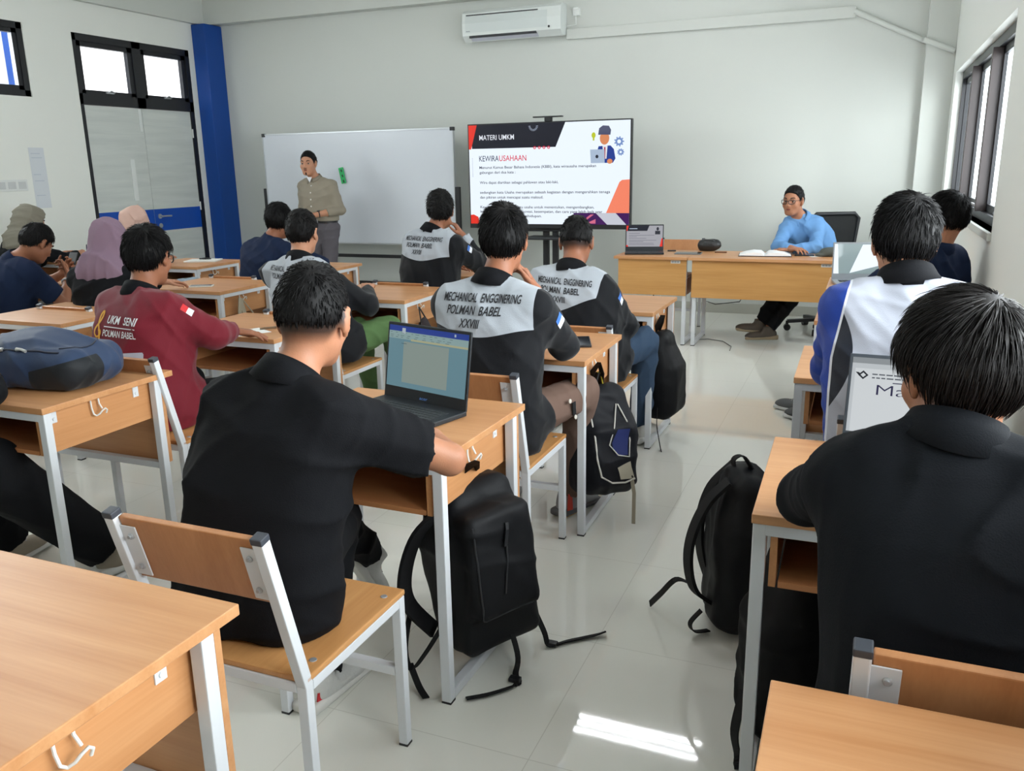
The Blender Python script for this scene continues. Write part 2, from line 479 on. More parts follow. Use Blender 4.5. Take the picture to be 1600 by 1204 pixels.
def folds(seed, amp=0.004, scale=1.0):
    """cloth creases: a few warped sharp ridges that come and go"""
    r = np.random.RandomState(seed)
    K = r.normal(size=(5, 3)); K /= np.linalg.norm(K, axis=1)[:, None]; K *= np.array([17, 23, 29, 37, 46])[:, None]*scale; ph = r.uniform(0, 6.28, 5)
    W = r.normal(size=(3, 3))*7*scale; wp = r.uniform(0, 6.28, 3); Mk = r.normal(size=(5, 3))*6*scale; mp = r.uniform(0, 6.28, 5)
    def fn(p):
        wv = np.sin(p@W.T+wp)*1.5
        out = 0
        for i in range(5):
            out = out+(1-np.abs(np.sin(p@K[i]+ph[i]+wv[:, i % 3])))**2*(.5+.5*np.sin(p@Mk[i]+mp[i]))*(1.0, .95, .8, .6, .5)[i]
        return -(out-.45)*amp*1.7
    return fn

def ik(a, t, l1, l2, pole):
    a = np.asarray(a, float); t = np.asarray(t, float); d = t-a; L = np.linalg.norm(d); u = d/L
    L = min(L, (l1+l2)*0.999); x = (l1*l1-l2*l2+L*L)/(2*L); h = math.sqrt(max(0, l1*l1-x*x))
    pv = np.asarray(pole, float); pv = pv-u*(pv@u); pv = unit(pv)
    return a+u*x+pv*h, a+u*L
def rotz(a): c, s = math.cos(a), math.sin(a); return np.array([[c, -s, 0], [s, c, 0], [0, 0, 1.0]])
def rotx(a): c, s = math.cos(a), math.sin(a); return np.array([[1.0, 0, 0], [0, c, -s], [0, s, c]])
def roty(a): c, s = math.cos(a), math.sin(a); return np.array([[c, 0, s], [0, 1.0, 0], [-s, 0, c]])

def hand_solids(w, d, n, side, curl=0.5, thumb=0.0, scale=1.0, spread=1.0):
    d = unit(d); n = np.asarray(n, float); n = unit(n-d*(n@d)); t = np.cross(n, d)*(1 if side == 'R' else -1)
    S = scale; out = []
    offs = (.030, .010, -.010, -.029); kl = (.086, .090, .085, .076)
    seg = ((.040, .024, .019), (.045, .028, .020), (.041, .026, .019), (.032, .020, .017))
    cur = curl if isinstance(curl, (list, tuple)) else [curl*0.85, curl, curl*1.05, curl*1.1]
    for i in range(4):
        k = w+d*kl[i]*S+t*offs[i]*S
        out.append((Cap(w+t*offs[i]*0.62*S+d*.006*S, k, .0150*S, .0118*S), .012*S))
    for i in range(4):
        p = w+d*kl[i]*S+t*offs[i]*S; dd = unit(d+t*(.13, .04, -.05, -.14)[i]*spread); ang = 0
        for j in range(3):
            ang += cur[i]*(0.55, 0.75, 0.5)[j]
            v = dd*math.cos(ang)-n*math.sin(ang); q = p+v*seg[i][j]*S
            r = ((.0092, .0084), (.0084, .0076), (.0076, .0064))[j]
            out.append((Cap(p, q, r[0]*S, r[1]*S), .004*S)); p = q
    b = w+d*.022*S+t*.024*S-n*.004*S
    v1 = unit(d*.62+t*(.75-thumb*.5)-n*(.25+thumb*.4)); k1 = b+v1*.046*S
    v2 = unit(d*.85+t*(.38-thumb*.5)-n*(.2+thumb*.4)); k2 = k1+v2*.034*S; v3 = unit(d*.95+t*(.2-thumb*.5)-n*.15); k3 = k2+v3*.027*S
    out += [(Cap(b, k1, .0155*S, .0118*S), .012*S), (Cap(k1, k2, .0108*S, .0095*S), .004*S), (Cap(k2, k3, .0095*S, .0075*S), .003*S)]
    return out

def head_solids(c, R, s=1.0, jaw=1.0):
    def L(x, y, z): return c+R@(np.array([x, y, z])*s)
    def E(x, y, z, rx, ry, rz, k, M=None): return (Ell(L(x, y, z), np.array([rx, ry, rz])*s, R if M is None else R@M), k*s)
    it = [E(0, -.014, .036, .074, .092, .086, .02), E(0, -.050, .005, .064, .056, .066, .04), E(0, .030, -.036, .059*jaw, .058, .080, .03),
          (Cap(L(-.020, .060, -.094), L(.020, .060, -.094), .020*s), .03*s), E(0, .012, -.060, .057*jaw, .050, .045, .03)]
    for q in (-1, 1):
        it.append(E(q*.040, .058, -.026, .026, .024, .026, .025))
        it.append((Cap(L(q*.012, .078, .022), L(q*.046, .066, .024), .0105*s, .009*s), .014*s))
    it += [(Cap(L(0, .084, .012), L(0, .103, -.030), .0075*s, .0125*s), .012*s), E(.012, .092, -.036, .009, .010, .008, .008), E(-.012, .092, -.036, .009, .010, .008, .008),
           (Cap(L(-.018, .082, -.058), L(.018, .082, -.058), .0075*s), .010*s), (Cap(L(-.015, .081, -.069), L(.015, .081, -.069), .0085*s), .007*s)]
    for q in (-1, 1):
        M = rotz(q*-0.35)@rotx(-0.15)
        it.append(E(q*.081, -.008, .000, .0105, .021, .034, .006, M))
        it.append((Cap(L(q*.078, -.002, -.022), L(q*.078, .000, -.036), .0075*s), .006*s))
    cuts = []
    for q in (-1, 1):
        cuts.append((Ell(L(q*.033, .094, .004), np.array([.019, .017, .0125])*s, R), .012*s, -1))
        cuts.append((Ell(L(q*.088, .004, .003), np.array([.007, .010, .018])*s, R@rotz(q*-.35)), .004*s, -1))
    return it, cuts

HAIRM = mat('black_hair', (11, 10, 11), 0.52, 0.18, bump=(900, 0.2))
HAIRB = mat('dark_brown_hair', (20, 16, 15), 0.45, 0.28, bump=(900, 0.2))

def make_hair(root, org, c, R, s, style, hairm):
    """shell over the scalp plus combed strands, one mesh"""
    t, ts, nape, n, ln, mess, front, side = style
    rs = np.random.RandomState(int(abs(c[0]*1000+c[1]*77)) % 9999)
    def zlim(y): return np.interp(y, [-.13, -.060, -.036, .002, .016, .026, .050, .078, .12], [-nape, -nape, side-.022, side, side-.014, side+.018, front*.70, front, front+.006])
    def region(p):
        q = (p-c)@R/s
        return (zlim(q[:, 1])-q[:, 2])*0.8*s
    K = rs.normal(size=(4, 3))*np.array([55, 75, 110, 150])[:, None]
    def lump(p):
        q = (p-c)@R/s; return np.sum(np.sin(q@K.T+np.arange(4)), 1)*0.0011*mess*s
    def L(x, y, z): return c+R@(np.array([x, y, z])*s)
    it = [(Ell(L(0, -.014, .038), np.array([.074+ts, .092+t*.8, .086+t])*s, R), 0), (Ell(L(0, -.050, .004), np.array([.066+ts, .060+t*.6, .072])*s, R), .03*s)]
    if front < .05: it.append((Ell(L(0, .045, .060), np.array([.066, .052, .040])*s, R), .03*s))
    V, F = sdf_mesh(it, 0.0055 if n > 900 else .007, lump, [(Fn(region), .012*s, 1)], B=8)
    V = relax(V, F, 1, .4)
    # strands
    q = (V-c)@R/s
    cand = np.nonzero((q[:, 2] > zlim(q[:, 1])+(.014 if ln > .03 else .004)) & (np.linalg.norm(q-np.array([0, -.014, .03]), axis=1) > .06))[0]
    cand = cand[rs.randint(0, len(cand), n)]
    crown = np.array([.018, -.075, .105])
    roots = q[cand]+rs.normal(size=(n, 3))*.002
    nor = (roots-np.array([0, -.02, .015])); nor[:, 2] *= .9; nor /= np.linalg.norm(nor, axis=1)[:, None]
    d = roots-crown; d = d/np.linalg.norm(d, axis=1)[:, None]+np.array([0, 0, -.55])*(np.clip((.09-roots[:, 2])/.08, 0, 1))[:, None]+rs.normal(size=(n, 3))*.16*mess
    d -= nor*np.sum(d*nor, 1)[:, None]; d /= np.maximum(np.linalg.norm(d, axis=1), 1e-6)[:, None]
    seg = 4; lens = ln*rs.uniform(.55, 1.15, n); lift = rs.uniform(.02, .34, n)*mess
    P = [roots-nor*.002]
    for i in range(seg):
        x = P[-1]+(d+nor*lift[:, None]*(1-.5*i/seg))*(lens/seg)[:, None]
        rel = x-np.array([0, -.014, .03]); x = x-nor*0  # follow curvature: pull back towards the shell
        nn = rel/np.linalg.norm(rel, axis=1)[:, None]; d = d-nn*np.sum(d*nn, 1)[:, None]*.8; d /= np.linalg.norm(d, axis=1)[:, None]
        P.append(x)
    side = np.cross(d, nor); side /= np.maximum(np.linalg.norm(side, axis=1), 1e-6)[:, None]
    w0 = (.0016 if n > 900 else .0024)
    vv, ff = [], []
    base = len(V)
    prof = (1, .95, .8, .55, .12)
    for i in range(seg+1):
        w = w0*prof[i]
        for a, b in ((-1, 0), (1, 0), (0, .9)): vv.append(P[i]+side*w*a+nor*w*b)
    vv = np.stack(vv, 1).reshape(-1, 3)  # n, 15, 3
    m = 3*(seg+1); b0 = base+np.arange(n)*m
    for i in range(seg):
        for k in range(3):
            k2 = (k+1) % 3
            ff.append(np.stack([b0+i*3+k, b0+i*3+k2, b0+i*3+3+k2, b0+i*3+3+k], 1))
    W = c+(vv*s)@R.T
    return np_mesh('hair', np.concatenate([V, W])-org, np.concatenate([F]+ff), hairm, root)

HAIR = dict(  # shell top, sides, nape, strands, length, messiness, front hairline height
    fade=(.013, .004, .016, 2600, .015, .6, .074, .022), fade_far=(.012, .004, .016, 800, .016, .6, .074, .022),
    mop=(.020, .016, .094, 3600, .052, .42, .030, .004), thick=(.020, .012, .070, 2600, .034, .75, .045, .004),
    full=(.017, .009, .062, 1300, .026, .6, .060, .002), curly=(.026, .014, .066, 1500, .022, 2.0, .055, .002),
    neat=(.011, .003, .030, 1100, .014, .4, .081, .002), long=(.020, .015, .090, 1200, .05, .5, .055, -.01))

def collar_mesh(nb, ax, fwd, rad, m, root, org, h=.046, opening=0.35, flare=.015):
    ax = unit(ax); fwd = unit(np.asarray(fwd)-ax*(np.asarray(fwd)@ax)); rt = np.cross(fwd, ax)
    prof = [(rad+.012, -.024), (rad+.004, h*.5), (rad, h*.95), (rad+.005, h*1.05), (rad+flare*.8, h*.55), (rad+flare*1.5, -.020)]
    n = 36; V, F = [], []
    for i in range(n+1):
        a = opening+(2*PI-2*opening)*i/n  # 0 = front
        dv = fwd*math.cos(a)+rt*math.sin(a)
        back = (1-math.cos(a))/2
        for r, z in prof:
            V.append(nb+dv*r+ax*(z*(0.55+.45*back)+.012*back+(.020*math.sin(a)**2 if r > rad+flare else 0))-org)
    k = len(prof)
    for i in range(n):
        for j in range(k-1):
            F.append((i*k+j, (i+1)*k+j, (i+1)*k+j+1, i*k+j+1))
    o = np_mesh('collar', V, F, m, root)
    sm = o.modifiers.new('thickness', 'SOLIDIFY'); sm.thickness = .003; sm.offset = 1
    return o

def project_text(root, org, garment_VF, lines, center, right, up, fwd, m, name, off=.0035):
    """lettering laid on the cloth: lines=[(text, u, v, width, h)]"""
    V, F = garment_VF
    bvh = BVHTree.FromPolygons([Vector(v) for v in V], [tuple(int(i) for i in f) for f in F])
    right, up, fwd = unit(right), unit(up), unit(fwd)
    fl = Flat(lambda u, v: (u, v, 0))
    for ln in lines:
        if callable(ln): ln(fl)
        else:
            t, u, v, w, h, sh, bo = ln
            fl.text(t, u, v, w, h, sh, bo)
    P = np.array(fl.V)[:, :2]; T = np.array(fl.T)
    # split long edges so the lettering bends with the cloth
    for _ in range(2):
        newT = []; P = list(map(tuple, P)); cache = {}
        def mid(a, b):
            k = (min(a, b), max(a, b))
            if k not in cache:
                cache[k] = len(P); P.append(((P[a][0]+P[b][0])/2, (P[a][1]+P[b][1])/2))
            return cache[k]
        for a, b, c in T:
            e = [math.dist(P[a], P[b]), math.dist(P[b], P[c]), math.dist(P[c], P[a])]
            if max(e) > .012:
                i = e.index(max(e)); t = [(a, b, c), (b, c, a), (c, a, b)][i]; mm = mid(t[0], t[1])
                newT += [(t[0], mm, t[2]), (mm, t[1], t[2])]
            else: newT.append((a, b, c))
        T = np.array(newT); P = np.array(P)
    out = []; last = None
    for u, v in P:
        o = center+right*u+up*v-fwd*.5
        h = bvh.ray_cast(Vector(o), Vector(fwd))
        if h[0] is None: q = center+right*u+up*v if last is None else o+fwd*last
        else: q = np.array(h[0]); last = h[3]
        out.append(q-fwd*off-org)
    ob = np_mesh(name, out, T, m, root, smooth=False)
    return ob

def person(label, pelvis, head, yaw=0.0, hyaw=None, hpitch=-.15, hroll=0.0, nb=None, shoulders=None, arms=None, feet=None, knees=None,
           skin=(150, 104, 80), hs=1.0, top=None, sleeve='long', trousers=None, shoes=None, hair=None, hairm=None, collar=None, hijab=None,
           res=.008, girth=1.0, face=False, zones=None, seed=1, fold=.0035, text=None, stand=False, shw=.185, tuck=False, hem=.03, sole=(225, 225, 222),
           glasses=None, watch=None, group=None, bulge=0.03, loose=1.0, beard=False, footpitch=None, extra_shoes=None, sitz=.45, pantw=1.0):
    pelvis = np.asarray(pelvis, float); head = np.asarray(head, float)
    org = np.array([pelvis[0], pelvis[1], 0.0])
    root = thing('person', label, 'person', tuple(org), 0, group)
    Ry = rotz(yaw); fwd = Ry@V3(0, 1, 0); rt = Ry@V3(1, 0, 0); upv = V3(0, 0, 1)
    hyaw = yaw if hyaw is None else hyaw
    Rh = rotz(hyaw)@rotx(hpitch)@roty(hroll)
    if nb is None: nb = head+rotz((hyaw+yaw)/2)@rotx(hpitch*.6)@V3(0, -.045, -.165)*hs
    nb = np.asarray(nb, float)
    ax = unit(nb-pelvis); axu = unit(ax*.6+upv*.4)
    if shoulders is None: shoulders = {}
    lat = {'L': -rt, 'R': rt}
    sh = {}
    for k in 'LR': sh[k] = np.asarray(shoulders[k], float) if k in shoulders else nb+lat[k]*shw-axu*.065-fwd*.005
    srt = unit(sh['R']-sh['L']); sfw = unit(np.cross(axu, srt)); sup = unit(np.cross(srt, sfw))
    bend = pelvis*.5+nb*.5-fwd*bulge
    def spine(t): return pelvis*(1-t)**2+bend*2*t*(1-t)+nb*t*t
    S = [spine(t) for t in (0, .25, .5, .72, .9)]
    # joints
    el, wr = {}, {}
    for k in 'LR':
        a = (arms or {}).get(k, {})
        w = np.asarray(a.get('w', sh[k]+fwd*.30-upv*.28-lat[k]*.05), float)
        pole = a.get('pole', lat[k]*.6-upv*.8-fwd*.3)
        if 'el' in a: el[k] = np.asarray(a['el'], float); wr[k] = w
        else: el[k], wr[k] = ik(sh[k], w, .285, .25, pole)
    hip = {k: pelvis+lat[k]*.088*girth-upv*.015 for k in 'LR'}
    an, kn = {}, {}
    for k in 'LR':
        f = (feet or {}).get(k)
        f = np.asarray(f, float) if f is not None else pelvis*V3(1, 1, 0)+lat[k]*.10+fwd*.38+V3(0, 0, .08)
        if knees and k in knees: kn[k] = np.asarray(knees[k], float); an[k] = f
        else: kn[k], an[k] = ik(hip[k], f, .43, .41, fwd*.8+upv*.6+lat[k]*.12)
    toe = {}
    for k in 'LR':
        td = ((footpitch or {}).get(k))
        toe[k] = unit(np.asarray(td, float)) if td is not None else unit(fwd+lat[k]*.2)
    # ---- body: one continuous surface
    g = girth
    B = []
    for q in (-1, 1):
        B += [(Cap(S[0]+rt*q*.07*g, S[1]+rt*q*.06*g, .105*g, .095*g), .05), (Cap(S[1]+rt*q*.06*g, S[2]+rt*q*.07*g, .095*g, .095*g), .05),
              (Cap(S[2]+rt*q*.07*g, S[3]+srt*q*.085*g, .095*g, .088*g), .05), (Cap(S[3]+srt*q*.085*g, S[4]+srt*q*.09*g, .088*g, .055), .05)]
    B.append((Cap(S[4], nb+Rh@V3(0, -.005, .0), .065, .055), .04))
    neck_top = head+Rh@V3(0, -.022, -.055)*hs
    B.append((Cap(nb, neck_top, .056*hs*g**.5, .052*hs*g**.5), .03))
    for k in 'LR':
        B += [(Cap(nb+(sh[k]-nb)*.25-upv*.012, sh[k], .038, .048), .05), (Cap(sh[k], el[k], .049*g**.5, .039), .03), (Cap(el[k], el[k]*.45+wr[k]*.55, .040, .036), .012), (Cap(el[k]*.45+wr[k]*.55, wr[k], .036, .0265), .012)]
        a = (arms or {}).get(k, {})
        d = a.get('dir', wr[k]-el[k]); n = a.get('n', upv)
        B += hand_solids(wr[k], np.asarray(d, float), n, k, a.get('curl', .5), a.get('thumb', 0.0), hs, a.get('spread', 1.0))
        B += [(Cap(hip[k], kn[k], .078*g, .056), .04), (Cap(kn[k], kn[k]*.6+an[k]*.4, .054, .053), .02), (Cap(kn[k]*.6+an[k]*.4, an[k], .053, .036), .02),
              (Cap(an[k]-upv*.02, an[k]+toe[k]*.12-unit(upv-toe[k]*(upv@toe[k]))*.055, .032, .016), .02)]
    hsol, hcut = head_solids(head, Rh, hs)
    B += [(p, max(k, .02) if i == 0 else k) for i, (p, k) in enumerate(hsol)]
    V, F = sdf_mesh(B, res, None, hcut)
    V = relax(V, F, 1, .35)
    stub = {}
    if hair and hair.startswith(('fade', 'neat')):
        q = (V-head)@Rh/hs; lim = np.interp(q[:, 1], [-.13, -.06, -.03, .004, .016, .024], [-.066, -.062, -.040, -.004, -.030, .30])
        stub = {'stubble': np.clip((q[:, 2]-lim)/.034, 0, 1)*np.clip((.026-q[:, 1])/.008, 0, 1)*.93*(np.linalg.norm(q, axis=1) < .16)*(np.abs(q[:, 0]) < .0825)}
    np_mesh('body', V-org, F, skin_mat('skin_%d_%d_%d' % skin, skin), root, attrs=stub)
    # ---- face details
    if face:
        lidm = mat('eyelid_%d' % skin[0], tuple(int(x*.86) for x in skin), .6)
        for q in (-1, 1):
            c = head+Rh@V3(q*.033, .0700, .003)*hs-org
            mb = MB(); mb.lathe([(0.0001, -.0125), (.007, -.0105), (.0115, -.005), (.0128, 0), (.0115, .005), (.007, .0105), (.0001, .0125)], c, 14, tuple(Rh@V3(0, 0, 1)))
            ey = mb.build('eye', mat('eye_white', (206, 198, 190), .25), root, True)
            c = head+Rh@V3(q*.033-.0015, .0800, .003)*hs-org
            mb = MB(); mb.lathe([(.0001, -.0015), (.0068, -.001), (.0068, .0022), (.0001, .0036)], c, 12, tuple(Rh@V3(0, 1, 0)))
            mb.build('iris', mat('dark_iris', (24, 15, 11), .15), ey, True)
            mb = MB(); mb.tube([head+Rh@V3(q*(.016+.034*t), .0905-.019*t*t, .0265+.007*math.sin(t*2.6))*hs-org for t in np.linspace(0, 1, 6)], .0042*hs, 6, taper=[.8, 1, 1, .9, .7, .4])
            mb.build('eyebrow', mat('eyebrow_hair', (30, 22, 20), .7), root, True)
            for sg, yy, zz, am, rr in ((1, .0818, .0045, .0055, .0034), (-1, .0808, -.0035, -.0035, .0026)):
                mb = MB(); mb.tube([head+Rh@V3(q*.033+.0150*math.cos(a), yy-abs(math.cos(a))*.006, zz+am*math.sin(a))*hs-org for a in np.linspace(.1, PI-.1, 7)], rr*hs, 6)
                mb.build('eyelid', lidm, root, True)
        lipm = mat('lip_%d' % skin[0], (int(skin[0]*.80), int(skin[1]*.62), int(skin[2]*.64)), .5)
        mb = MB()
        for z, r, wd in ((-.0585, .0042, .021), (-.0675, .0052, .018)):
            pts = [head+Rh@V3(t*wd, .0905-.007*t*t, z+.0015*(t*t))*hs-org for t in np.linspace(-1, 1, 7)]
            mb.tube(pts, r*hs, 8, taper=[.25, .8, 1, 1, 1, .8, .25])
        mb.build('lips', lipm, root, True)
        mb = MB(); mb.tube([head+Rh@V3(t*.022, .0935-.008*t*t, -.0630+.002*t*t)*hs-org for t in np.linspace(-1, 1, 7)], .0016*hs, 6, taper=[.4, .9, 1, 1, 1, .9, .4]); mb.build('mouth_line', mat('mouth_dark', (74, 42, 38), .6), root, True)
        if beard:
            mb = MB()
            mb.tube([head+Rh@V3(t*.022, .0905-.006*t*t, -.0495)*hs-org for t in np.linspace(-1, 1, 7)], .0035, 6, taper=[.3, .8, 1, .7, 1, .8, .3])
            mb.tube([head+Rh@V3(0, .0835, -.086)*hs-org, head+Rh@V3(0, .083, -.098)*hs-org, head+Rh@V3(0, .076, -.110)*hs-org], .009, 8, taper=[.6, 1, .6])
            mb.build('beard', mat('beard_hair', (52, 38, 32), .9), root, True)
    if glasses:
        mb = MB()
        for q in (-1, 1):
            pts = [head+Rh@V3(q*.034+.025*math.copysign(abs(math.cos(a))**.6, math.cos(a)), .105-.012*(abs(math.cos(a)) if math.cos(a)*q > 0 else 0), .001+.017*math.copysign(abs(math.sin(a))**.6, math.sin(a)))*hs-org for a in np.linspace(0, 2*PI, 20, endpoint=False)]
            mb.tube(pts, .0030, 6, closed=True)
            mb.tube([head+Rh@V3(q*.058, .094, .010)*hs-org, head+Rh@V3(q*.079, .055, .012)*hs-org, head+Rh@V3(q*.083, -.004, .010)*hs-org, head+Rh@V3(q*.082, -.016, -.008)*hs-org], .002, 6)
        mb.tube([head+Rh@V3(-.010, .105, .006)*hs-org, head+Rh@V3(0, .109, .009)*hs-org, head+Rh@V3(.010, .105, .006)*hs-org], .002, 6)
        mb.build('glasses', mat('spectacle_frame', glasses, .35), root, True)
    # ---- clothes
    fo = folds(seed, fold*1.5)
    T = []
    th = .020*loose
    for q in (-1, 1):
        T += [(Cap(S[0]+rt*q*.078*g-upv*hem, S[1]+rt*q*.066*g, .112*g+th*.5, .100*g+th), .06), (Cap(S[1]+rt*q*.066*g, S[2]+rt*q*.076*g, .100*g+th, .098*g+th), .06),
              (Cap(S[2]+rt*q*.076*g, S[3]+srt*q*.088*g, .098*g+th, .088*g+th*.9), .06), (Cap(S[3]+srt*q*.088*g, S[4]+srt*q*.095*g-sfw*.008, .088*g+th*.9, .062+th*.4), .06)]
    T += [(Cap(S[4], nb-ax*.012, .082, .066), .04), (Cap(S[1], S[2], .102*g+th, .100*g+th), .05), (Cap(S[2], S[3], .100*g+th, .090*g+th), .05), (Cap(S[3], S[4]-sfw*.006, .090*g+th, .074), .05)]
    tcuts = []
    ends = {}
    for k in 'LR':
        T.append((Cap(nb+(sh[k]-nb)*.30-axu*.012, sh[k]-lat[k]*.01, .046, .058), .05))
        if sleeve == 'long':
            e = wr[k]+(el[k]-wr[k])*.08
            T += [(Cap(sh[k]-lat[k]*.01, el[k], .066*g**.5*loose**.5, .054*loose**.5), .045), (Cap(el[k], e, .055*loose**.5, .041, flat=True), .02)]
        elif sleeve == 'rolled':
            e = wr[k]+(el[k]-wr[k])*.45
            T += [(Cap(sh[k]-lat[k]*.01, el[k], .066*g**.5, .054), .045), (Cap(el[k], e, .055, .050, flat=True), .02)]
        elif sleeve == 'short':
            e = sh[k]+(el[k]-sh[k])*.74
            T += [(Cap(sh[k]-lat[k]*.01, e, .074*g**.5, .072, flat=True), .05)]
    if not stand: T += [(Cap(S[0]+lat[k]*.088-upv*.02, hip[k]*.72+kn[k]*.28, .112*g, .096*g), .06) for k in 'LR'] if not tuck else []
    if not stand: tcuts.append((Plane((0, 0, sitz+.004), (0, 0, -1)), .0, 1))
    if stand and tuck: tcuts.append((Plane(pelvis+upv*.075, (0, 0, -1)), .0, 1))
    V, F = sdf_mesh(T, max(res, .0075), fo, tcuts)
    V = relax(V, F, 1, .4)
    rel = V-nb
    zt = rel@unit(nb-S[2]); xt = rel@srt; yt = rel@sfw
    attrs = {}
    if zones: attrs = zones(xt, yt, zt, V, sh, el)
    np_mesh('top' if not stand else 'shirt', V-org, F, top, root, attrs=attrs)
    VF = (V, F)
    if collar is not None: collar_mesh(nb-ax*.012+sfw*.004, unit(neck_top-nb)*.6+ax*.4, sfw, .069*hs, collar, root, org)
    if text: text(root, org, VF, nb, srt, unit(nb-S[2]), sfw)
    if trousers is not None:
        fo2 = folds(seed+50, fold*1.6)
        Q = [(Cap(S[0]-rt*.06*g, S[0]+rt*.06*g, .113*g), .05), (Cap(S[0], S[1], .113*g, .105*g), .05)]
        for k in 'LR':
            e = an[k]+(kn[k]-an[k])*.06
            Q += [(Cap(hip[k], kn[k], .094*g, .070*pantw), .05), (Cap(kn[k], e, .069*pantw, .056*pantw, flat=True), .02)]
        cc = [] if stand else [(Plane((0, 0, sitz+.002), (0, 0, -1)), 0, 1)]
        if cc:   # only the seat is flat, the shins hang free in front of it
            front = float(np.dot(pelvis, fwd))+.13
            cc = [(Fn(lambda p, fr=front: np.where(p@fwd < fr, sitz+.002-p[:, 2], -1.0)), 0, 1)]
        V2, F2 = sdf_mesh(Q, max(res, .008), fo2, cc)
        V2 = relax(V2, F2, 1, .4)
        np_mesh('trousers', V2-org, F2, trousers, root)
    if shoes is not None:
        for k in 'LR':
            d = toe[k]; a = an[k]; up_ = unit(upv-d*(upv@d)); lt = np.cross(d, up_)
            Rf = np.stack([lt, d, up_], 1)
            def L(x, y, z): return a+Rf@V3(x, y, z)
            U = [(Ell(L(0, -.015, -.035), (.040, .058, .048), Rf), 0), (Cap(L(0, 0, .0), L(0, 0, .035), .046, .044, flat=True), .03), (Ell(L(0, .075, -.045), (.044, .095, .036), Rf), .03), (Ell(L(0, .135, -.052), (.043, .060, .027), Rf), .02)]
            Vs, Fs = sdf_mesh(U, .0065, None, [(Plane(L(0, 0, -.062), -up_), .003, 1)])
            so = np_mesh('shoe', Vs-org, Fs, shoes, root)
            W = [(Rbox(L(0, .055, -.068), (.044, .135, .014), Rf, .012), 0), (Rbox(L(0, -.03, -.064), (.041, .055, .018), Rf, .012), .01)]
            Vs, Fs = sdf_mesh(W, .0065, None, [(Plane(L(0, 0, -.080), -up_), .0, 1)])
            np_mesh('sole', Vs-org, Fs, mat('shoe_sole_%d_%d' % (sole[0], sole[2]), sole, .6), so)
            if extra_shoes: extra_shoes(so, org, L, Rf)
            lm = MB()
            for y in (.03, .05, .07, .09):
                lm.tube([L(-.022, y, .004-y*.25), L(0, y+.004, .012-y*.25), L(.022, y, .004-y*.25)]-org, .0032, 6)
            lm.build('laces', mat('lace_%d' % sole[0], tuple(int(x*.75) for x in sole), .8), so, True)
    if hair: make_hair(root, org, head, Rh, hs, HAIR[hair], hairm or HAIRM)
    if hijab is not None:
        fo3 = folds(seed+9, .008, 1.0)
        def L(x, y, z): return head+Rh@(V3(x, y, z)*hs)
        H = [(Ell(L(0, -.020, .034), (.100, .120, .110), Rh), 0), (Ell(L(0, -.055, -.03), (.100, .085, .105), Rh), .04), (Cap(L(0, -.02, -.04), nb+upv*.01, .098, .115), .05),
             (Cap(nb-srt*.05-sfw*.01, nb-srt*.145-upv*.055, .088, .055), .06), (Cap(nb+srt*.05-sfw*.01, nb+srt*.145-upv*.055, .088, .055), .06), (Ell(nb-sfw*.055-upv*.06, (.16, .075, .105), rotz(yaw)), .05), (Ell(nb+sfw*.06-upv*.08, (.13, .08, .12), rotz(yaw)), .06)]
        V3_, F3 = sdf_mesh(H, res, fo3, [(Ell(L(0, .108, -.012), (.060, .080, .092), Rh), .015, -1)])
        V3_ = relax(V3_, F3, 1, .4)
        np_mesh('hijab', V3_-org, F3, hijab, root)
    if watch:
        k = watch; mb = MB(); p = wr[k]+(el[k]-wr[k])*.12; d = unit(wr[k]-el[k])
        x = unit(np.cross(d, upv)); y = np.cross(x, d)
        mb.tube([p+(x*math.cos(a)+y*math.sin(a))*.031-org for a in np.linspace(0, 2*PI, 18, endpoint=False)], .006, 6, closed=True)
        mb.cyl(p+y*.028-org, p+y*.040-org, .017, 14)
        mb.build('watch', mat('watch_black', (30, 30, 32), .35), root, True)
    return root, dict(el=el, wr=wr, sh=sh, nb=nb, S=S, kn=kn, an=an, org=org, VF=VF, Rh=Rh, ax=ax)
# ------------------------------------------------------------------ the room
XL, XR, YF, YB, ZC = -7.6, 0.585, 8.85, -2.2, 3.72
def wall_with_openings(name, x0, x1, y0, y1, z1, ops, m):
    """wall slab in the y-z plane with rectangular openings (ya, yb, za, zb) sorted by y"""
    mb = MB(); y = y0
    for ya, yb, za, zb in ops:
        mb.box((x0, y, 0), (x1, ya, z1))
        if za > 0: mb.box((x0, ya, 0), (x1, yb, za))
        mb.box((x0, ya, zb), (x1, yb, z1)); y = yb
    mb.box((x0, y, 0), (x1, y1, z1))
    return struct(mb.build(name, m))
FLOORM = floor_mat()
mb = MB(); mb.box((XL-.2, YB-.2, -.12), (XR+.2, YF+.2, 0)); struct(mb.build('floor', FLOORM))
mb = MB(); mb.box((XL-.2, YB-.2, ZC), (XR+.2, YF+.2, ZC+.12)); struct(mb.build('ceiling', WALLS))
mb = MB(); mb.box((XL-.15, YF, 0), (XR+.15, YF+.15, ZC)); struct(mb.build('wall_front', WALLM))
mb = MB(); mb.box((XL-.15, YB-.15, 0), (XR+.15, YB, ZC)); struct(mb.build('wall_back', WALLS))
WIN_L = (2.6, 6.27, 2.235, 2.91); DOOR = (6.82, 8.47, 0, 2.895)
wall_with_openings('wall_left', XL-.15, XL, YB, YF, ZC, [WIN_L, DOOR], WALLS)
WIN_R = (4.98, 8.42, 1.13, 2.20); WIN_R2 = (.1, 3.7, 1.13, 2.20)
wall_with_openings('wall_right', XR, XR+.15, YB, YF, ZC, [WIN_R2, WIN_R], WALLS)
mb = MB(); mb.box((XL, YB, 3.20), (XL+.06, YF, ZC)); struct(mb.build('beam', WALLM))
mb = MB(); mb.box((XL+.06, YF-.14, 3.20), (-3.1, YF, ZC)); struct(mb.build('beam', WALLM))
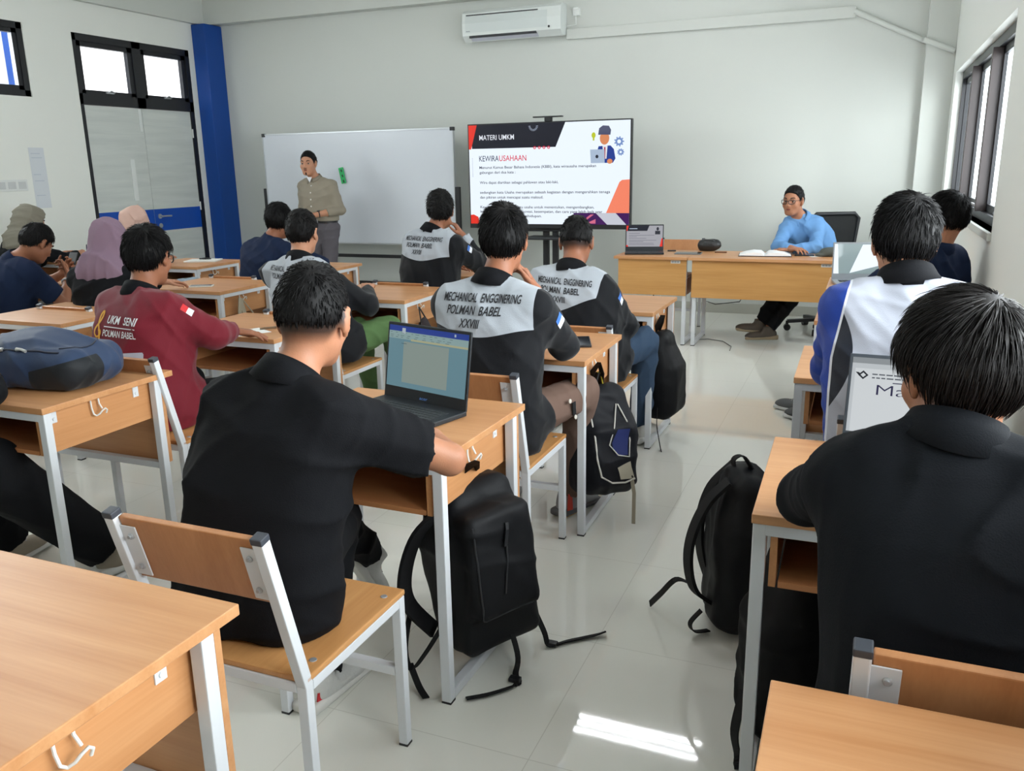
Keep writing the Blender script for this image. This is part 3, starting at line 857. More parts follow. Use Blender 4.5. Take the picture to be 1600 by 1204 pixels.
mb = MB(); mb.box((XL, 8.55, 0), (-7.40, YF, 3.19), .01); struct(mb.build('pillar', BLUEP))
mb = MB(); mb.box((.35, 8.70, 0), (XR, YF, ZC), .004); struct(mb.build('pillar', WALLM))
SKIRT = mat('skirting_tile', (176, 176, 166), .2, .5)
mb = MB(); mb.box((-7.40, YF-.012, 0), (.35, YF, .10)); struct(mb.build('baseboard_front', SKIRT))
mb = MB(); mb.box((XR-.012, YB, 0), (XR, 8.70, .10)); struct(mb.build('baseboard_right', SKIRT))
mb = MB(); mb.box((XL, YB, 0), (XL+.012, 6.80, .10)); struct(mb.build('baseboard_left', SKIRT))
# corridor outside the left wall, seen through the transom and clerestory
EXTW = mat('corridor_paint', (226, 219, 216), .9)
mb = MB(); mb.box((-10.3, -3, 0), (-10.2, 12.5, 5.2)); struct(mb.build('wall_corridor', EXTW))
for y in (4.6, 8.1, 11.3):
    mb = MB(); mb.box((-10.2, y, 0), (-9.85, y+.35, 4.6)); struct(mb.build('pillar', BLUEP))
mb = MB(); mb.box((-10.2, -3, -.2), (-7.75, 12.5, -.12)); struct(mb.build('floor_corridor', SKIRT))
# trunking of the air conditioner
mb = MB(); mb.box((-3.0, YF-.035, 2.745), (-.25, YF, 2.845), .006); tag(mb.build('cable_trunking', WALLM), 'long white cable trunking running along the front wall to the right of the air conditioner', 'trunking')
mb = MB(); mb.tube([(-.26, YF-.03, 2.80), (.02, YF-.03, 2.66), (.325, YF-.03, 2.517), (.335, 8.668, 2.50), (XR-.01, 8.668, 2.395)], .024, 12)
tag(mb.build('drain_pipe', WALLM, None, True), 'thin white drain pipe sloping down into the front right corner', 'pipe')

# windows
def right_window(name, W):
    y0, y1, z0, z1 = W; x = XR+.055
    mb = MB()
    mb.box((x, y0, z0), (x+.06, y1, z0+.05)); mb.box((x, y0, z1-.06), (x+.06, y1, z1)); mb.box((x, y0, z0), (x+.06, y0+.05, z1)); mb.box((x, y1-.05, z0), (x+.06, y1, z1))
    w = struct(mb.build(name, FRAME))
    n = 3
    for i in range(1, n):
        y = y0+(y1-y0)*i/n
        mb = MB(); mb.box((x-.030, y-.028, z0+.05), (x+.045, y+.028, z1-.06), .003); mb.build('mullion', mat('dark_bronze_frame', (58, 50, 50), .4), w)
    for i in range(n):
        ya, yb = y0+(y1-y0)*i/n+.028, y0+(y1-y0)*(i+1)/n-.028
        mb = MB(); mb.box((x+.03, ya, z0+.05), (x+.05, ya+.035, z1-.06)); mb.box((x+.03, yb-.035, z0+.05), (x+.05, yb, z1-.06)); mb.box((x+.03, ya, z0+.05), (x+.05, yb, z0+.095)); mb.box((x+.03, ya, z1-.105), (x+.05, yb, z1-.06))
        s_ = mb.build('sash', FRAME, w)
        mb = MB(); mb.box((x+.043, ya+.035, z0+.095), (x+.047, yb-.035, z1-.105)); mb.build('pane', glass_mat(), s_)
        mb = MB(); mb.box((x-.005, ya+.10, z0+.062), (x+.02, ya+.20, z0+.085), .004); mb.bar((x-.004, ya+.15, z0+.075), (x-.03, ya+.19, z0+.088), .012); mb.build('latch', BOLT, s_)
    mb = MB(); mb.box((XR-.02, y0-.02, z0-.04), (XR+.06, y1+.02, z0), .004); mb.build('window_sill', WALLM, w)
    return w
right_window('window_1', WIN_R); right_window('window_2', WIN_R2)
y0, y1, z0, z1 = WIN_L
mb = MB(); x = XL-.085
mb.box((x, y0, z0), (x+.07, y1, z0+.06)); mb.box((x, y0, z1-.06), (x+.07, y1, z1)); mb.box((x, y0, z0), (x+.07, y0+.06, z1)); mb.box((x, y1-.06, z0), (x+.07, y1, z1))
w3 = struct(mb.build('window_3', FRAME))
for i in range(4):
    ya, yb = y0+.06+(y1-y0-.12)*i/4, y0+.06+(y1-y0-.12)*(i+1)/4
    mb = MB(); mb.box((x+.01, ya, z0+.06), (x+.06, ya+.05, z1-.06)); mb.box((x+.01, yb-.05, z0+.06), (x+.06, yb, z1-.06)); mb.box((x+.01, ya, z0+.06), (x+.06, yb, z0+.10)); mb.box((x+.01, ya, z1-.10), (x+.06, yb, z1-.06)); s_ = mb.build('sash', FRAME, w3)
    mb = MB(); mb.box((x+.03, ya+.05, z0+.1), (x+.036, yb-.05, z1-.1)); mb.build('pane', glass_mat(), s_)
# double door with transom
y0, y1, _, z1 = DOOR; zt = 2.20; x = XL-.09
mb = MB()
mb.box((x, y0, 0), (x+.085, y0+.05, z1)); mb.box((x, y1-.06, 0), (x+.085, y1, z1)); mb.box((x, y0, z1-.07), (x+.085, y1, z1)); mb.box((x, y0, zt), (x+.085, y1, zt+.11)); mb.box((x, 7.60, zt), (x+.085, 7.72, z1))
d = struct(mb.build('door_1', FRAME))
for ya, yb in ((y0+.05, 7.60), (7.72, y1-.06)):
    mb = MB(); mb.box((x+.02, ya, zt+.11), (x+.07, ya+.06, z1-.07)); mb.box((x+.02, yb-.06, zt+.11), (x+.07, yb, z1-.07)); mb.box((x+.02, ya, zt+.11), (x+.07, yb, zt+.15)); mb.box((x+.02, ya, z1-.12), (x+.07, yb, z1-.07)); t = mb.build('transom_sash', FRAME, d)
    mb = MB(); mb.box((x+.04, ya+.06, zt+.15), (x+.046, yb-.06, z1-.12)); mb.build('pane', glass_mat(), t)
    mb = MB(); ym = (ya+yb)/2; mb.box((x+.07, ym-.05, zt+.125), (x+.085, ym+.05, zt+.14)); mb.tube([(x+.08, ym-.03, zt+.13), (x+.10, ym, zt+.155), (x+.085, ym+.06, zt+.14)], .007, 8); mb.build('latch', BOLT, t)
DOORM = wood_mat('white_door_laminate', (196, 201, 198), (212, 216, 212), .45, 1)
for i, (ya, yb) in enumerate(((y0+.052, 7.655), (7.661, y1-.062))):
    mb = MB(); mb.box((x+.03, ya, .008), (x+.07, yb, zt-.003), .002); lf = mb.build('door_leaf', DOORM, d)
    mb = MB(); mb.box((x+.0695, ya, .845), (x+.0725, yb, 1.093)); mb.build('blue_band', mat('blue_band_laminate', (10, 74, 172), .35), lf)
    if i == 0:
        mb = MB(); mb.box((x+.07, 7.395, 1.20), (x+.082, 7.455, 1.65), .004); mb.box((x+.082, 7.42, 1.38), (x+.088, 7.43, 1.42)); mb.build('push_plate', WHITE, lf)
        mb = MB(); mb.box((x+.07, 7.595, 1.95), (x+.08, 7.632, 2.19), .003); mb.build('flush_bolt', WHITE, lf)
    else:
        mb = MB(); mb.lathe([(.028, 0), (.028, .012), (.012, .014), (.012, .05)], (x+.072, 7.735, 1.011), 16, (1, 0, 0)); mb.tube([(x+.118, 7.735, 1.011), (x+.122, 7.76, 1.012), (x+.122, 7.87, 1.010)], .010, 10); mb.build('lever_handle', BOLT, lf, True)
        mb = MB(); mb.lathe([(.026, 0), (.026, .010), (.012, .012)], (x+.072, 7.735, .905), 16, (1, 0, 0)); mb.build('lock_rosette', BOLT, lf, True)
        for z in (.3, 1.1, 1.95):
            mb = MB(); mb.cyl((x+.078, yb+.004, z-.05), (x+.078, yb+.004, z+.05), .009, 10); mb.build('hinge', WHITE, lf)
# notices on the left wall
mb = MB(); mb.box((XL, 6.13, 1.18), (XL+.002, 6.30, 1.76)); n = mb.build('notice', mat('faint_notice_paper', (208, 213, 219), .8))
tag(n, 'faint pale notice sheet stuck on the left wall beside the double door', 'notice')
mb = MB(); [mb.box((XL+.002, 6.15, z), (XL+.0025, 6.15+w_, z+.008)) for z, w_ in ((1.70, .10), (1.66, .12), (1.5, .08), (1.44, .11), (1.3, .10))]; mb.build('lines', mat('faint_print', (186, 194, 205), .8), n)
mb = MB(); mb.box((XL, 5.72, 1.355), (XL+.012, 6.06, 1.46), .003); n = mb.build('switch_plate', mat('plate_white', (220, 223, 222), .5))
tag(n, 'row of pale wall switches near the left edge under the high window', 'light switch')
mb = MB(); [mb.box((XL+.012, 5.74+i*.11, 1.375), (XL+.016, 5.82+i*.11, 1.44), .002) for i in range(3)]; mb.build('rockers', mat('rocker_grey', (196, 199, 200), .5), n)

# ceiling lamps: tubes that give the light
TUBE = mat('lit_tube_and_reflection', (255, 255, 255), .5, emit=((248, 252, 255), LAMP_STRENGTH))
def make_lamp():
    t = thing('tube_lamp', '', 'ceiling lamp')
    mb = MB(); mb.box((-.62, -.13, -.03), (.62, .13, 0), .004); mb.box((-.62, -.13, -.07), (-.60, .13, -.03)); mb.box((.60, -.13, -.07), (.62, .13, -.03)); mb.build('tray', mat('tray_enamel', (84, 86, 88), .5), t)
    for y in (-.115, -.005, .095):  # one of the three glowing strips stands in for the reflector's reflection
        mb = MB(); mb.cyl((-.58, y, -.062), (.58, y, -.062), .010, 8); mb.build('tube', TUBE, t, True)
    return t
lamp0 = make_lamp()
spots = [(-1.62, 6.75, 'front right tube lamp on the ceiling, mirrored in the floor tiles'), (-1.62, 3.5, 'middle right tube lamp on the ceiling above the aisle'),
         (-5.1, 3.5, 'middle left tube lamp on the ceiling'), (-5.1, .3, 'back left tube lamp on the ceiling')]
for i, (px, py, lb) in enumerate(spots):
    if i == 0: lamp0.location = (px, py, ZC-.001); lamp0['label'] = lb; lamp0['group'] = 'ceiling tube lamps'
    else: dup(lamp0, (px, py, ZC-.001), 0, lb)

# ------------------------------------------------------------------ desks
DW, DD, DH = .645, .587, .75
def make_desk():
    t = thing('school_desk', '', 'desk', group='student desks')
    hx, hy = DW/2, DD/2; fy = hy-.065
    mb = MB(); mb.box((-hx, -hy, DH-.022), (hx, hy, DH), .0025); mb.build('desk_top', WOOD, t)
    s = .03
    for sx in (-1, 1):
        for y in (-hy+.02, fy):
            mb = MB(); mb.box((sx*(hx-.018)-s/2, y-s/2 if y < 0 else y-s, .006), (sx*(hx-.018)+s/2, y+s/2 if y < 0 else y, DH-.022), .003); lg = mb.build('leg', STEEL, t)
            mb = MB(); mb.box((sx*(hx-.018)-s/2, y-s/2 if y < 0 else y-s, 0), (sx*(hx-.018)+s/2, y+s/2 if y < 0 else y, .006)); mb.build('foot_pad', BLACKP, lg)
        mb = MB(); mb.box((sx*(hx-.018)-s/2, -hy+.035, .006), (sx*(hx-.018)+s/2, fy-s, .034), .003); mb.build('floor_rail', STEEL, t)
        mb = MB(); mb.box((sx*(hx-.018)-s/2, -hy+.035, DH-.046), (sx*(hx-.018)+s/2, fy-s, DH-.022), .003); mb.build('side_rail', STEEL, t)
        mb = MB(); mb.box((sx*(hx-.050)-.008, -hy+.015, .575), (sx*(hx-.050)+.008, fy-.005, DH-.0225), .001); mb.build('side_board', WOODS, t)
        for y in (-hy+.07, fy-.09):
            mb = MB(); mb.box((sx*(hx-.041)-.002, y-.013, DH-.072), (sx*(hx-.041)+.002, y+.013, DH-.024), .001); mb.lathe([(.006, 0), (.005, .003)], (sx*(hx-.039), y, DH-.058), 10, (sx, 0, 0)); mb.build('bracket', STEEL, t)
        mb = MB(); x = sx*(hx-.037)
        def h(y, z, o=0): return (x+sx*o, -hy+.22+y, DH-z)
        mb.tube([h(0, .024, .004), h(.002, .06, .004), h(.006, .083, .006), h(.014, .090, .010), h(.022, .084, .018), h(.028, .072, .026), h(.038, .066, .030), h(.046, .074, .028), h(.044, .086, .024)], .003, 8)
        mb.tube([h(.034, .024, .004), h(.036, .05, .004), h(.040, .070, .012)], .003, 8)
        mb.build('bag_hook', mat('hook_white', (232, 232, 228), .35), t, True)
    mb = MB(); mb.box((-hx+.03, -hy+.005, DH-.05), (hx-.03, -hy+.03, DH-.022), .003); mb.build('front_rail', STEEL, t)
    mb = MB(); mb.box((-hx+.063, -hy+.015, .575), (hx-.063, fy-.03, .590), .001); mb.build('book_shelf', WOODV, t)
    mb = MB(); mb.box((-hx+.063, fy-.03, .575), (hx-.063, fy-.018, DH-.024)); mb.build('shelf_back', WOOD, t)
    mb = MB(); mb.box((-hx+.004, fy+.0005, .39), (hx-.004, fy+.0165, DH-.024), .001); mb.build('modesty_panel', WOOD, t)
    mb = MB(); mb.box((-hx+.033, fy-.03, .37), (hx-.033, fy-.002, .395), .002); mb.build('cross_rail', STEEL, t)
    return t
desk0 = make_desk()
XB, XA, XZ, XY, XX, XC = -.995, -2.485, -3.835, -5.045, -6.33, -.165   # right edges (left edge for the window column)
def drow(r): return {0: .502, 1: 1.905, 2: 3.125, 3: 4.325, 4: 5.45}[r]
desks = [  # right edge or left edge, row, label, rz
 (XB, 0, 'bare empty wooden desk at the near left, cut off by the frame', -.6), (XB, 1, 'desk with the open black laptop and a black backpack on its hook', -.9), (XB, 2, 'desk of the student in brown cargo trousers, two-tone backpack on its hook', .9),
 (XB, 3, 'desk beside the aisle in front of the student in blue jeans', -.5),
 (XA, 1, 'desk carrying the navy blue backpack', 0), (XA, 2, 'desk under the hand of the person in the maroon jacket', 0), (XA, 3, 'empty-looking desk with a grey phone and a dark pouch on its hook', 1.4), (XA, 4, 'desk of the curly-haired student with a hand on the cheek', .5),
 (XZ, 2, 'empty desk with a green-handled bag on its hook, behind the maroon jacket', 0), (XZ, 3, 'desk with a white phone and beige strings hanging from its hook', .3), (XZ, 4, 'desk under the navy sleeve, close to the standing teacher', .2),
 (XY, 3, 'desk with a dark folder in front of the boy in the navy shirt', 0), (XY, 4, 'desk with an open white notebook near the blue pillar', .3), (XX, 4, 'desk with a paper in front of the olive headscarf, by the left wall', 0),
 (XC, 0, 'bare desk at the bottom right corner, nearest on the window side', .7), (XC, 1, 'desk under the elbow of the person in the black jacket', .9), (XC, 2, 'desk under the elbow of the person in the white and blue jersey', .5),
 (XC, 3, 'half hidden desk beyond the white and blue jersey', 0), (XC, 4, 'desk carrying the bright laptop, next to the teacher table', 0)]
DESK = {}
NORAIL = []
for i, (xe, r, lb, a) in enumerate(desks):
    cx = xe-DW/2 if xe != XC else xe+DW/2
    if xe == XC and r in (1,): cx = -.191+DW/2
    if xe == XC and r == 0: cx = -.077+DW/2
    if xe == XC and r >= 2: cx = -.205+DW/2
    cy = drow(r)+DD/2
    if xe == XC and r == 0: cy = .601+DD/2
    if xe == XC and r == 1: cy = 1.815+DD/2
    rz = math.radians(a)
    if i == 0: desk0.location = (cx, cy, 0); desk0.rotation_euler = (0, 0, rz); desk0['label'] = lb; o = desk0
    else: o = dup(desk0, (cx, cy, 0), rz, lb)
    DESK[(xe, r)] = (cx, cy)
    if xe in (XB, XC) or (xe == XA and r == 1): NORAIL.append(o)
for o in NORAIL:
    for ch in list(o.children):
        if ch.name.startswith('side_rail'): bpy.data.objects.remove(ch)

# ------------------------------------------------------------------ chairs
def make_chair():
    t = thing('school_chair', '', 'chair', group='student chairs')
    w, s = .41, .026; hx = w/2; yr, yf = -.20, .225
    for sx in (-1, 1):
        x = sx*(hx-s/2)
        mb = MB(); mb.box((x-s/2, yf-s, .006), (x+s/2, yf, .437), .003); lg = mb.build('leg', STEEL, t)
        mb = MB(); mb.box((x-s/2, yf-s, 0), (x+s/2, yf, .006)); mb.build('foot_pad', BLACKP, lg)
        mb = MB(); mb.box((x-s/2, yr, .006), (x+s/2, yr+s, .437), .003); mb.bar((x, yr+s/2, .43), (x, yr+s/2-.095, .805), s, s, (0, 1, 0), .003); lg = mb.build('leg', STEEL, t)
        mb = MB(); mb.box((x-s/2, yr, 0), (x+s/2, yr+s, .006)); mb.build('foot_pad', BLACKP, lg)
        mb = MB(); mb.bar((x, yr+s/2-.095, .803), (x, yr+s/2-.0985, .818), s+.002, s+.002, (0, 1, 0), .003); mb.build('post_cap', mat('cap_dark_grey', (58, 62, 70), .5), lg)
        mb = MB(); mb.box((x-s/2, yr+s, .412), (x+s/2, yf-s, .437), .003); mb.build('side_rail', STEEL, t)
        # plate welded to the post, bolted to the back board
        T = Matrix.Translation((0, yr+s/2, .43))@Matrix.Rotation(math.atan2(.095, .375), 4, 'X')
        x2 = sx*(hx-s); xa, xb = sorted((x2, x2-sx*.042))
        mb = MB(); mb.box((xa, -.004, .235), (xb, -.001, .365), .001, T)
        pl = mb.build('plate', STEEL, t)
        for z in (.26, .34):
            mb = MB(); c = T@Vector((x2-sx*.024, -.004, z)); mb.lathe([(.0075, 0), (.0072, .003), (.004, .0045), (.004, .008)], c, 12, (0, -1, 0)); mb.build('bolt', BOLT, pl, True)
    for y, z, nm in ((yr+s/2, .412, 'rear_rail'), (yf-s/2, .412, 'front_rail'), (yf-s/2, .21, 'stretcher')):
        mb = MB(); mb.box((-hx+s, y-s/2, z), (hx-s, y+s/2, z+.025), .003); r = mb.build(nm, STEEL, t)
        if nm == 'rear_rail':
            fl = Flat(lambda u, v: (u, y-s/2-.0006, z+v)); fl.poly([(-.115, .013), (-.075, .013), (-.075, .018), (-.115, .018)]); fl.poly([(-.105, .007), (-.045, .007), (-.045, .0085), (-.105, .0085)]); fl.build('maker_mark', mat('dark_print', (60, 62, 66), .6), r)
    mb = MB(); mb.box((-hx, yr+.004, .437), (hx, yf+.004, .452), .004); st = mb.build('seat', wood_mat('beech_laminate_long', (188, 132, 78), (208, 155, 100), .36, 1), t)
    for sx in (-1, 1):
        for y in (yr+.07, yf-.05):
            mb = MB(); mb.lathe([(.009, 0), (.0085, .0015), (.004, .002)], (sx*(hx-.03), y, .452), 12); mb.build('bolt', BOLT, st, True)
    T = Matrix.Translation((0, yr+s/2, .43))@Matrix.Rotation(math.atan2(.095, .375), 4, 'X')
    mb = MB(); mb.box((-hx+s+.002, .000, .225), (hx-s-.002, .016, .385), .003, T); mb.build('backrest', wood_mat('beech_laminate_cross', (170, 114, 72), (190, 134, 90), .4, 2), t)
    return t
chair0 = make_chair()
chairs = [(-1.235, 1.50, 0, 'chair of the person in the black polo shirt, backrest fully in view'), (-1.265, 2.88, 0, 'chair under the student in brown cargo trousers'), (-1.265, 4.05, 0, 'chair under the student in blue jeans'),
 (-2.68, 2.69, 0, 'chair under the person in the maroon jacket'), (-2.78, 3.98, 0, 'chair under the student in green trousers'), (-2.84, 5.20, 0, 'chair under the curly-haired student, top of backrest behind a desk'),
 (-4.22, 5.19, 0, 'chair under the person in the navy long sleeves'), (-4.10, 2.78, 0, 'empty chair with legs showing under the desk with the backpack'), (-4.22, 3.76, 0, 'chair under the person in the purple headscarf'),
 (-5.36, 3.98, 0, 'chair under the boy in the navy shirt'), (-5.36, 5.02, 0, 'chair under the person in the pink headscarf'), (-6.62, 5.05, 0, 'chair under the person in the olive headscarf'),
 (-2.93, 1.42, 0, 'chair of the person cut off by the left edge'), (.235, 1.50, 0, 'chair of the person in the black jacket, only its back corner visible'), (.17, 2.70, 0, 'chair under the person in the white and blue jersey'),
 (.28, 5.13, 0, 'chair under the person in navy beside the window'), (-1.60, 7.82, PI, 'empty chair behind the teacher table, backrest above the table top')]
for i, (x, y, a, lb) in enumerate(chairs):
    if i == 0: chair0.location = (x, y, 0); chair0['label'] = lb
    else:
        o = dup(chair0, (x, y, 0), a, lb)
        if x < -2 and y > 3.5 or y > 3.9 and x < -1 and y < 6: o.scale = (1, 1, .95)

# ------------------------------------------------------------------ teacher tables (panel towards the class)
TW = wood_mat('table_laminate', (188, 136, 76), (206, 156, 96), .38, 0)
def teacher_table(x0, x1, label, z0, sticker_x, y0=7.06, y1=7.66):
    t = thing('teacher_table', label, 'table', ((x0+x1)/2, (y0+y1)/2, 0)); cx, cy = (x0+x1)/2, (y0+y1)/2
    def bx(nm, lo, hi, m, b=.002, par=t): q = MB(); q.box((lo[0]-cx, lo[1]-cy, lo[2]), (hi[0]-cx, hi[1]-cy, hi[2]), b); return q.build(nm, m, par)
    bx('table_top', (x0, y0-.02, .727), (x1, y1, .75), WOOD)
    p = bx('modesty_panel', (x0+.03, y0+.02, z0), (x1-.012, y0+.038, .727), TW)
    q = MB(); q.box((sticker_x-.04-cx, y0+.0185-cy, .695), (sticker_x+.04-cx, y0+.0198-cy, .72)); st = q.build('inventory_sticker', mat('sticker_white', (214, 216, 214), .5), p)
    fl = Flat(lambda u, v: (sticker_x-.034+u-cx, y0+.018-cy, .699+v)); [fl.poly([(u, .003), (u+.018, .003), (u+.018, .014), (u, .014)]) for u in (.002, .024, .046)]
    fl.build('print', mat('sticker_print', (150, 152, 155), .6), st)
    for sx in (x0+.05, x1-.03):
        for yy in (y0+.06, y1-.05):
            lg = bx('leg', (sx-.016, yy-.016, .006), (sx+.016, yy+.016, .727), STEEL, .003)
            bx('foot_pad', (sx-.016, yy-.016, 0), (sx+.016, yy+.016, .006), BLACKP, 0, lg)
        bx('floor_rail', (sx-.016, y0+.076, .006), (sx+.016, y1-.066, .034), STEEL, .003)
        bx('side_board', (sx-.010, y0+.06, .42), (sx+.008, y1-.066, .56), WOODV)
    bx('book_shelf', (x0+.06, y0+.10, .55), (x1-.04, y1-.08, .565), WOODV)
    return t
teacher_table(-1.975, -1.352, 'short table with the teacher laptop in front of the wall', .425, -1.455)
teacher_table(-1.348, -.172, 'long teacher table with the open book and the seated man behind it', .415, -.272)

# ------------------------------------------------------------------ office chair
t = thing('office_chair', 'black mesh-backed swivel office chair behind the seated man', 'chair', (-.33, 8.12, 0), 0)
def arc_pts(w0, w1, z0, z1): return [(-w0, 0, z0), (-w1+.02, -.005, z1-.04), (-w1+.06, -.008, z1), (w1-.06, -.008, z1), (w1-.02, -.005, z1-.04), (w0, 0, z0)]
A = Matrix.Translation((.05, .24, 0))@Matrix.Rotation(.42, 4, 'Z')
mb = MB(); mb.tube([A@Vector((x, y-.02*(abs(x) < .15), z)) for x, y, z in arc_pts(.17, .235, .56, 1.035)], .018, 10, closed=True); mb.build('back_frame', BLACKP, t, True)
mb = MB(); mb.prism([(-.165, .57), (.165, .57), (.218, 1.0), (.172, 1.032), (-.172, 1.032), (-.218, 1.0)], -.006, .006, lambda u, v, h: A@Vector((u, h, v))); mb.build('mesh_back', mat('black_mesh', (20, 22, 22), .7, bump=(700, .4)), t)
mb = MB(); mb.box((-.24, -.24, .43), (.24, .22, .49), .03); mb.build('seat', mat('black_fabric_seat', (22, 22, 24), .85), t, True)
mb = MB(); mb.bar(A@Vector((0, .015, .42)), A@Vector((0, .02, .75)), .06, .03); mb.bar((0, .0, .42), A@Vector((0, .015, .43)), .06, .03); mb.build('back_bracket', BLACKP, t)
mb = MB(); mb.cyl((0, 0, .09), (0, 0, .43), .028, 16); mb.build('gas_column', BLACKP, t, True)
for k in range(5):
    a = k*2*PI/5+.85; c, s = math.cos(a), math.sin(a)
    mb = MB(); mb.bar((.02*c, .02*s, .105), (.29*c, .29*s, .085), .045, .03); ar = mb.build('base_arm', BLACKP, t)
    mb = MB(); mb.cyl((.29*c-.022*s, .29*s+.022*c, .03), (.29*c+.022*s, .29*s-.022*c, .03), .03, 16); mb.box((.29*c-.012, .29*s-.012, .03), (.29*c+.012, .29*s+.012, .09)); mb.build('caster', BLACKP, ar, True)

# ------------------------------------------------------------------ whiteboard on its stand
t = thing('whiteboard', 'wide white writing board on a black stand behind the standing teacher', 'whiteboard', (-5.28, 8.30, 0))
mb = MB(); mb.box((-1.205, -.012, .70), (1.205, .012, 1.89), .002); mb.build('board', mat('whiteboard_enamel', (206, 211, 219), .22, .5), t)
ALU = mat('aluminium', (190, 194, 198), .35, .5, .4)
mb = MB()
for lo, hi in (((-1.215, -.018, .685), (1.215, .018, .70)), ((-1.215, -.018, 1.89), (1.215, .018, 1.905)), ((-1.215, -.018, .70), (-1.205, .018, 1.89)), ((1.205, -.018, .70), (1.215, .018, 1.89))): mb.box(lo, hi)
mb.build('frame', ALU, t)
for sx in (-1, 1):
    for z in (.69, 1.88):
        mb = MB(); mb.box((sx*1.20-.022, -.02, z-.008), (sx*1.20+.022, .02, z+.03), .004); mb.build('corner_cap', BLACKP, t)
    mb = MB(); mb.box((sx*1.24-.025, -.01, .08), (sx*1.24+.025, .03, 1.30), .004); mb.build('post', BLACKP, t)
    mb = MB(); mb.box((sx*1.24-.02, -.26, .05), (sx*1.24+.02, .28, .09), .004); ft = mb.build('foot', BLACKP, t)
    for y in (-.24, .26):
        mb = MB(); mb.cyl((sx*1.24-.015, y, .025), (sx*1.24+.015, y, .025), .025, 14); mb.build('caster', BLACKP, ft, True)
for z, r in ((.55, .018), (.245, .022)):
    mb = MB(); mb.box((-1.22, 0, z-r), (1.22, .03, z+r), .003); mb.build('crossbar', BLACKP, t)
mb = MB(); mb.bar((-.118, -.0125, 1.52), (-.085, -.0125, 1.35), .055, .014, (0, 1, 0)); e = mb.build('board_eraser', mat('green_plastic', (24, 172, 92), .4))
e.location = (-5.28-.06, 8.283, 0); tag(e, 'green board eraser clinging to the whiteboard', 'eraser')
mb = MB(); [mb.bar((-.118+k*.033/3+.008, -.0205, 1.52-k*.057-.02), (-.118+k*.033/3+.020, -.0205, 1.52-k*.057-.045), .018, .002, (0, 1, 0), 0) for k in range(3)]; mb.build('marks', mat('dark_green_marks', (8, 70, 42), .6), e)
mb = MB(); mb.box((-4.62, 8.29, .567), (-4.44, 8.33, .576), .002); tag(mb.build('marker_pen', WHITE), 'white marker lying on the whiteboard crossbar', 'marker')

# ------------------------------------------------------------------ television on a stand with its slide
TVX, TVY = -2.965, 8.12
t = thing('television', 'large wall-sized display on a black stand showing a lecture slide', 'television', (TVX, TVY, 0))
W2, Z0, Z1 = .838, .935, 1.905
mb = MB(); mb.box((-W2-.012, -.01, Z0-.045), (W2+.012, .05, Z1+.012), .004); mb.build('casing', BLACKP, t)
def emis(n, c, s=.92): return mat('screen_'+n, (0, 0, 0), .4, .3, emit=(c, s))
def scr(dy):
    return lambda u, v: (-W2+u*2*W2, -.0105-dy, Z1-v*(Z1-Z0))
def up(dy):  # lettering with v up, aspect-true
    return lambda u, v: (-W2+u, -.0105-dy, Z1-v) 
sp = Flat(scr(.0004)).poly([(0, 0), (0, 1), (1, 1), (1, 0)]).build('screen', emis('white', (236, 246, 255), 1.02), t)
Flat(scr(.0008)).poly([(0.02, 0), (.02, .235), (.555, .235), (.615, 0)]).build('slide_banner', emis('navy', (20, 22, 38)), sp)
Flat(scr(.0012)).poly([(0, 0), (0, .24), (.014, .24), (.055, 0)]).build('slide_red_stripe', emis('red', (236, 52, 38)), sp)
Flat(scr(.0012)).poly([(0, .91), (.02, .905), (.05, .93), (.06, 1), (0, 1)]).build('slide_red_circle', emis('red', (236, 52, 38)), sp)
f_ = Flat(scr(.0012))
for k in range(4): f_.ring(.425+k*.029, .238, .004, .009, 12, 1.7)
f_.build('slide_dots', emis('crimson', (226, 30, 70)), sp)
Flat(scr(.0012)).poly([(.955, .565), (.94, .585), (.855, .915), (1, .915), (1, .56)]).build('slide_orange_shape', emis('orange', (255, 138, 106)), sp)
Flat(scr(.0016)).poly([(.665, .885), (.665, 1), (1, 1), (1, .885)]).build('slide_corner_picture', emis('purple', (68, 22, 92)), sp)
Flat(scr(.002)).poly([(.80, .885), (.87, 1), (.985, 1), (.92, .885)]).build('slide_corner_card', emis('greywhite', (205, 208, 220)), sp)
Flat(scr(.002)).poly([(.70, .985), (.72, .985), (.79, .90), (.77, .90)]).poly([(.74, .99), (.80, .99), (.80, .945)]).build('slide_corner_stripes', emis('pinkish', (214, 110, 140)), sp)
f_ = Flat(scr(.0024)).disc(.712, .975, .012, .02); f_.build('slide_blue_dot', emis('cyan', (40, 140, 220)), sp)
f_ = Flat(scr(.0024))
for k in range(11):
    a = PI*(.02+.96*k/10); f_.poly([(.418+.018*math.cos(a-.06), .025+.032*math.sin(a-.06)), (.418+.030*math.cos(a-.04), .025+.052*math.sin(a-.04)), (.418+.030*math.cos(a+.04), .025+.052*math.sin(a+.04)), (.418+.018*math.cos(a+.06), .025+.032*math.sin(a+.06))])
f_.build('slide_spinner', emis('pale', (200, 214, 236)), sp)
HH = Z1-Z0
def tl(dy): return lambda u, v: (-W2+u*2*W2, -.0105-dy, Z1-HH+v)
def textrow(items, name, m, dy=.0016):
    f_ = Flat(lambda u, v: (-W2+u, -.0105-dy, Z0+v))
    for s_, u, v, w, h, b in items: f_.text(s_, u*2*W2, (1-v)*HH, w*2*W2, h*HH, 0, b)
    return f_.build(name, m, sp)
textrow([('MATERI UMKM', .070, .150, .225, .050, .008)], 'slide_heading', emis('title', (238, 242, 250)))
textrow([('KEWIRA', .066, .362, .128, .056, .006)], 'slide_title', emis('slate', (52, 58, 92)))
textrow([('USAHAAN', .197, .362, .175, .056, .006)], 'slide_title', emis('crimson', (226, 30, 70)))
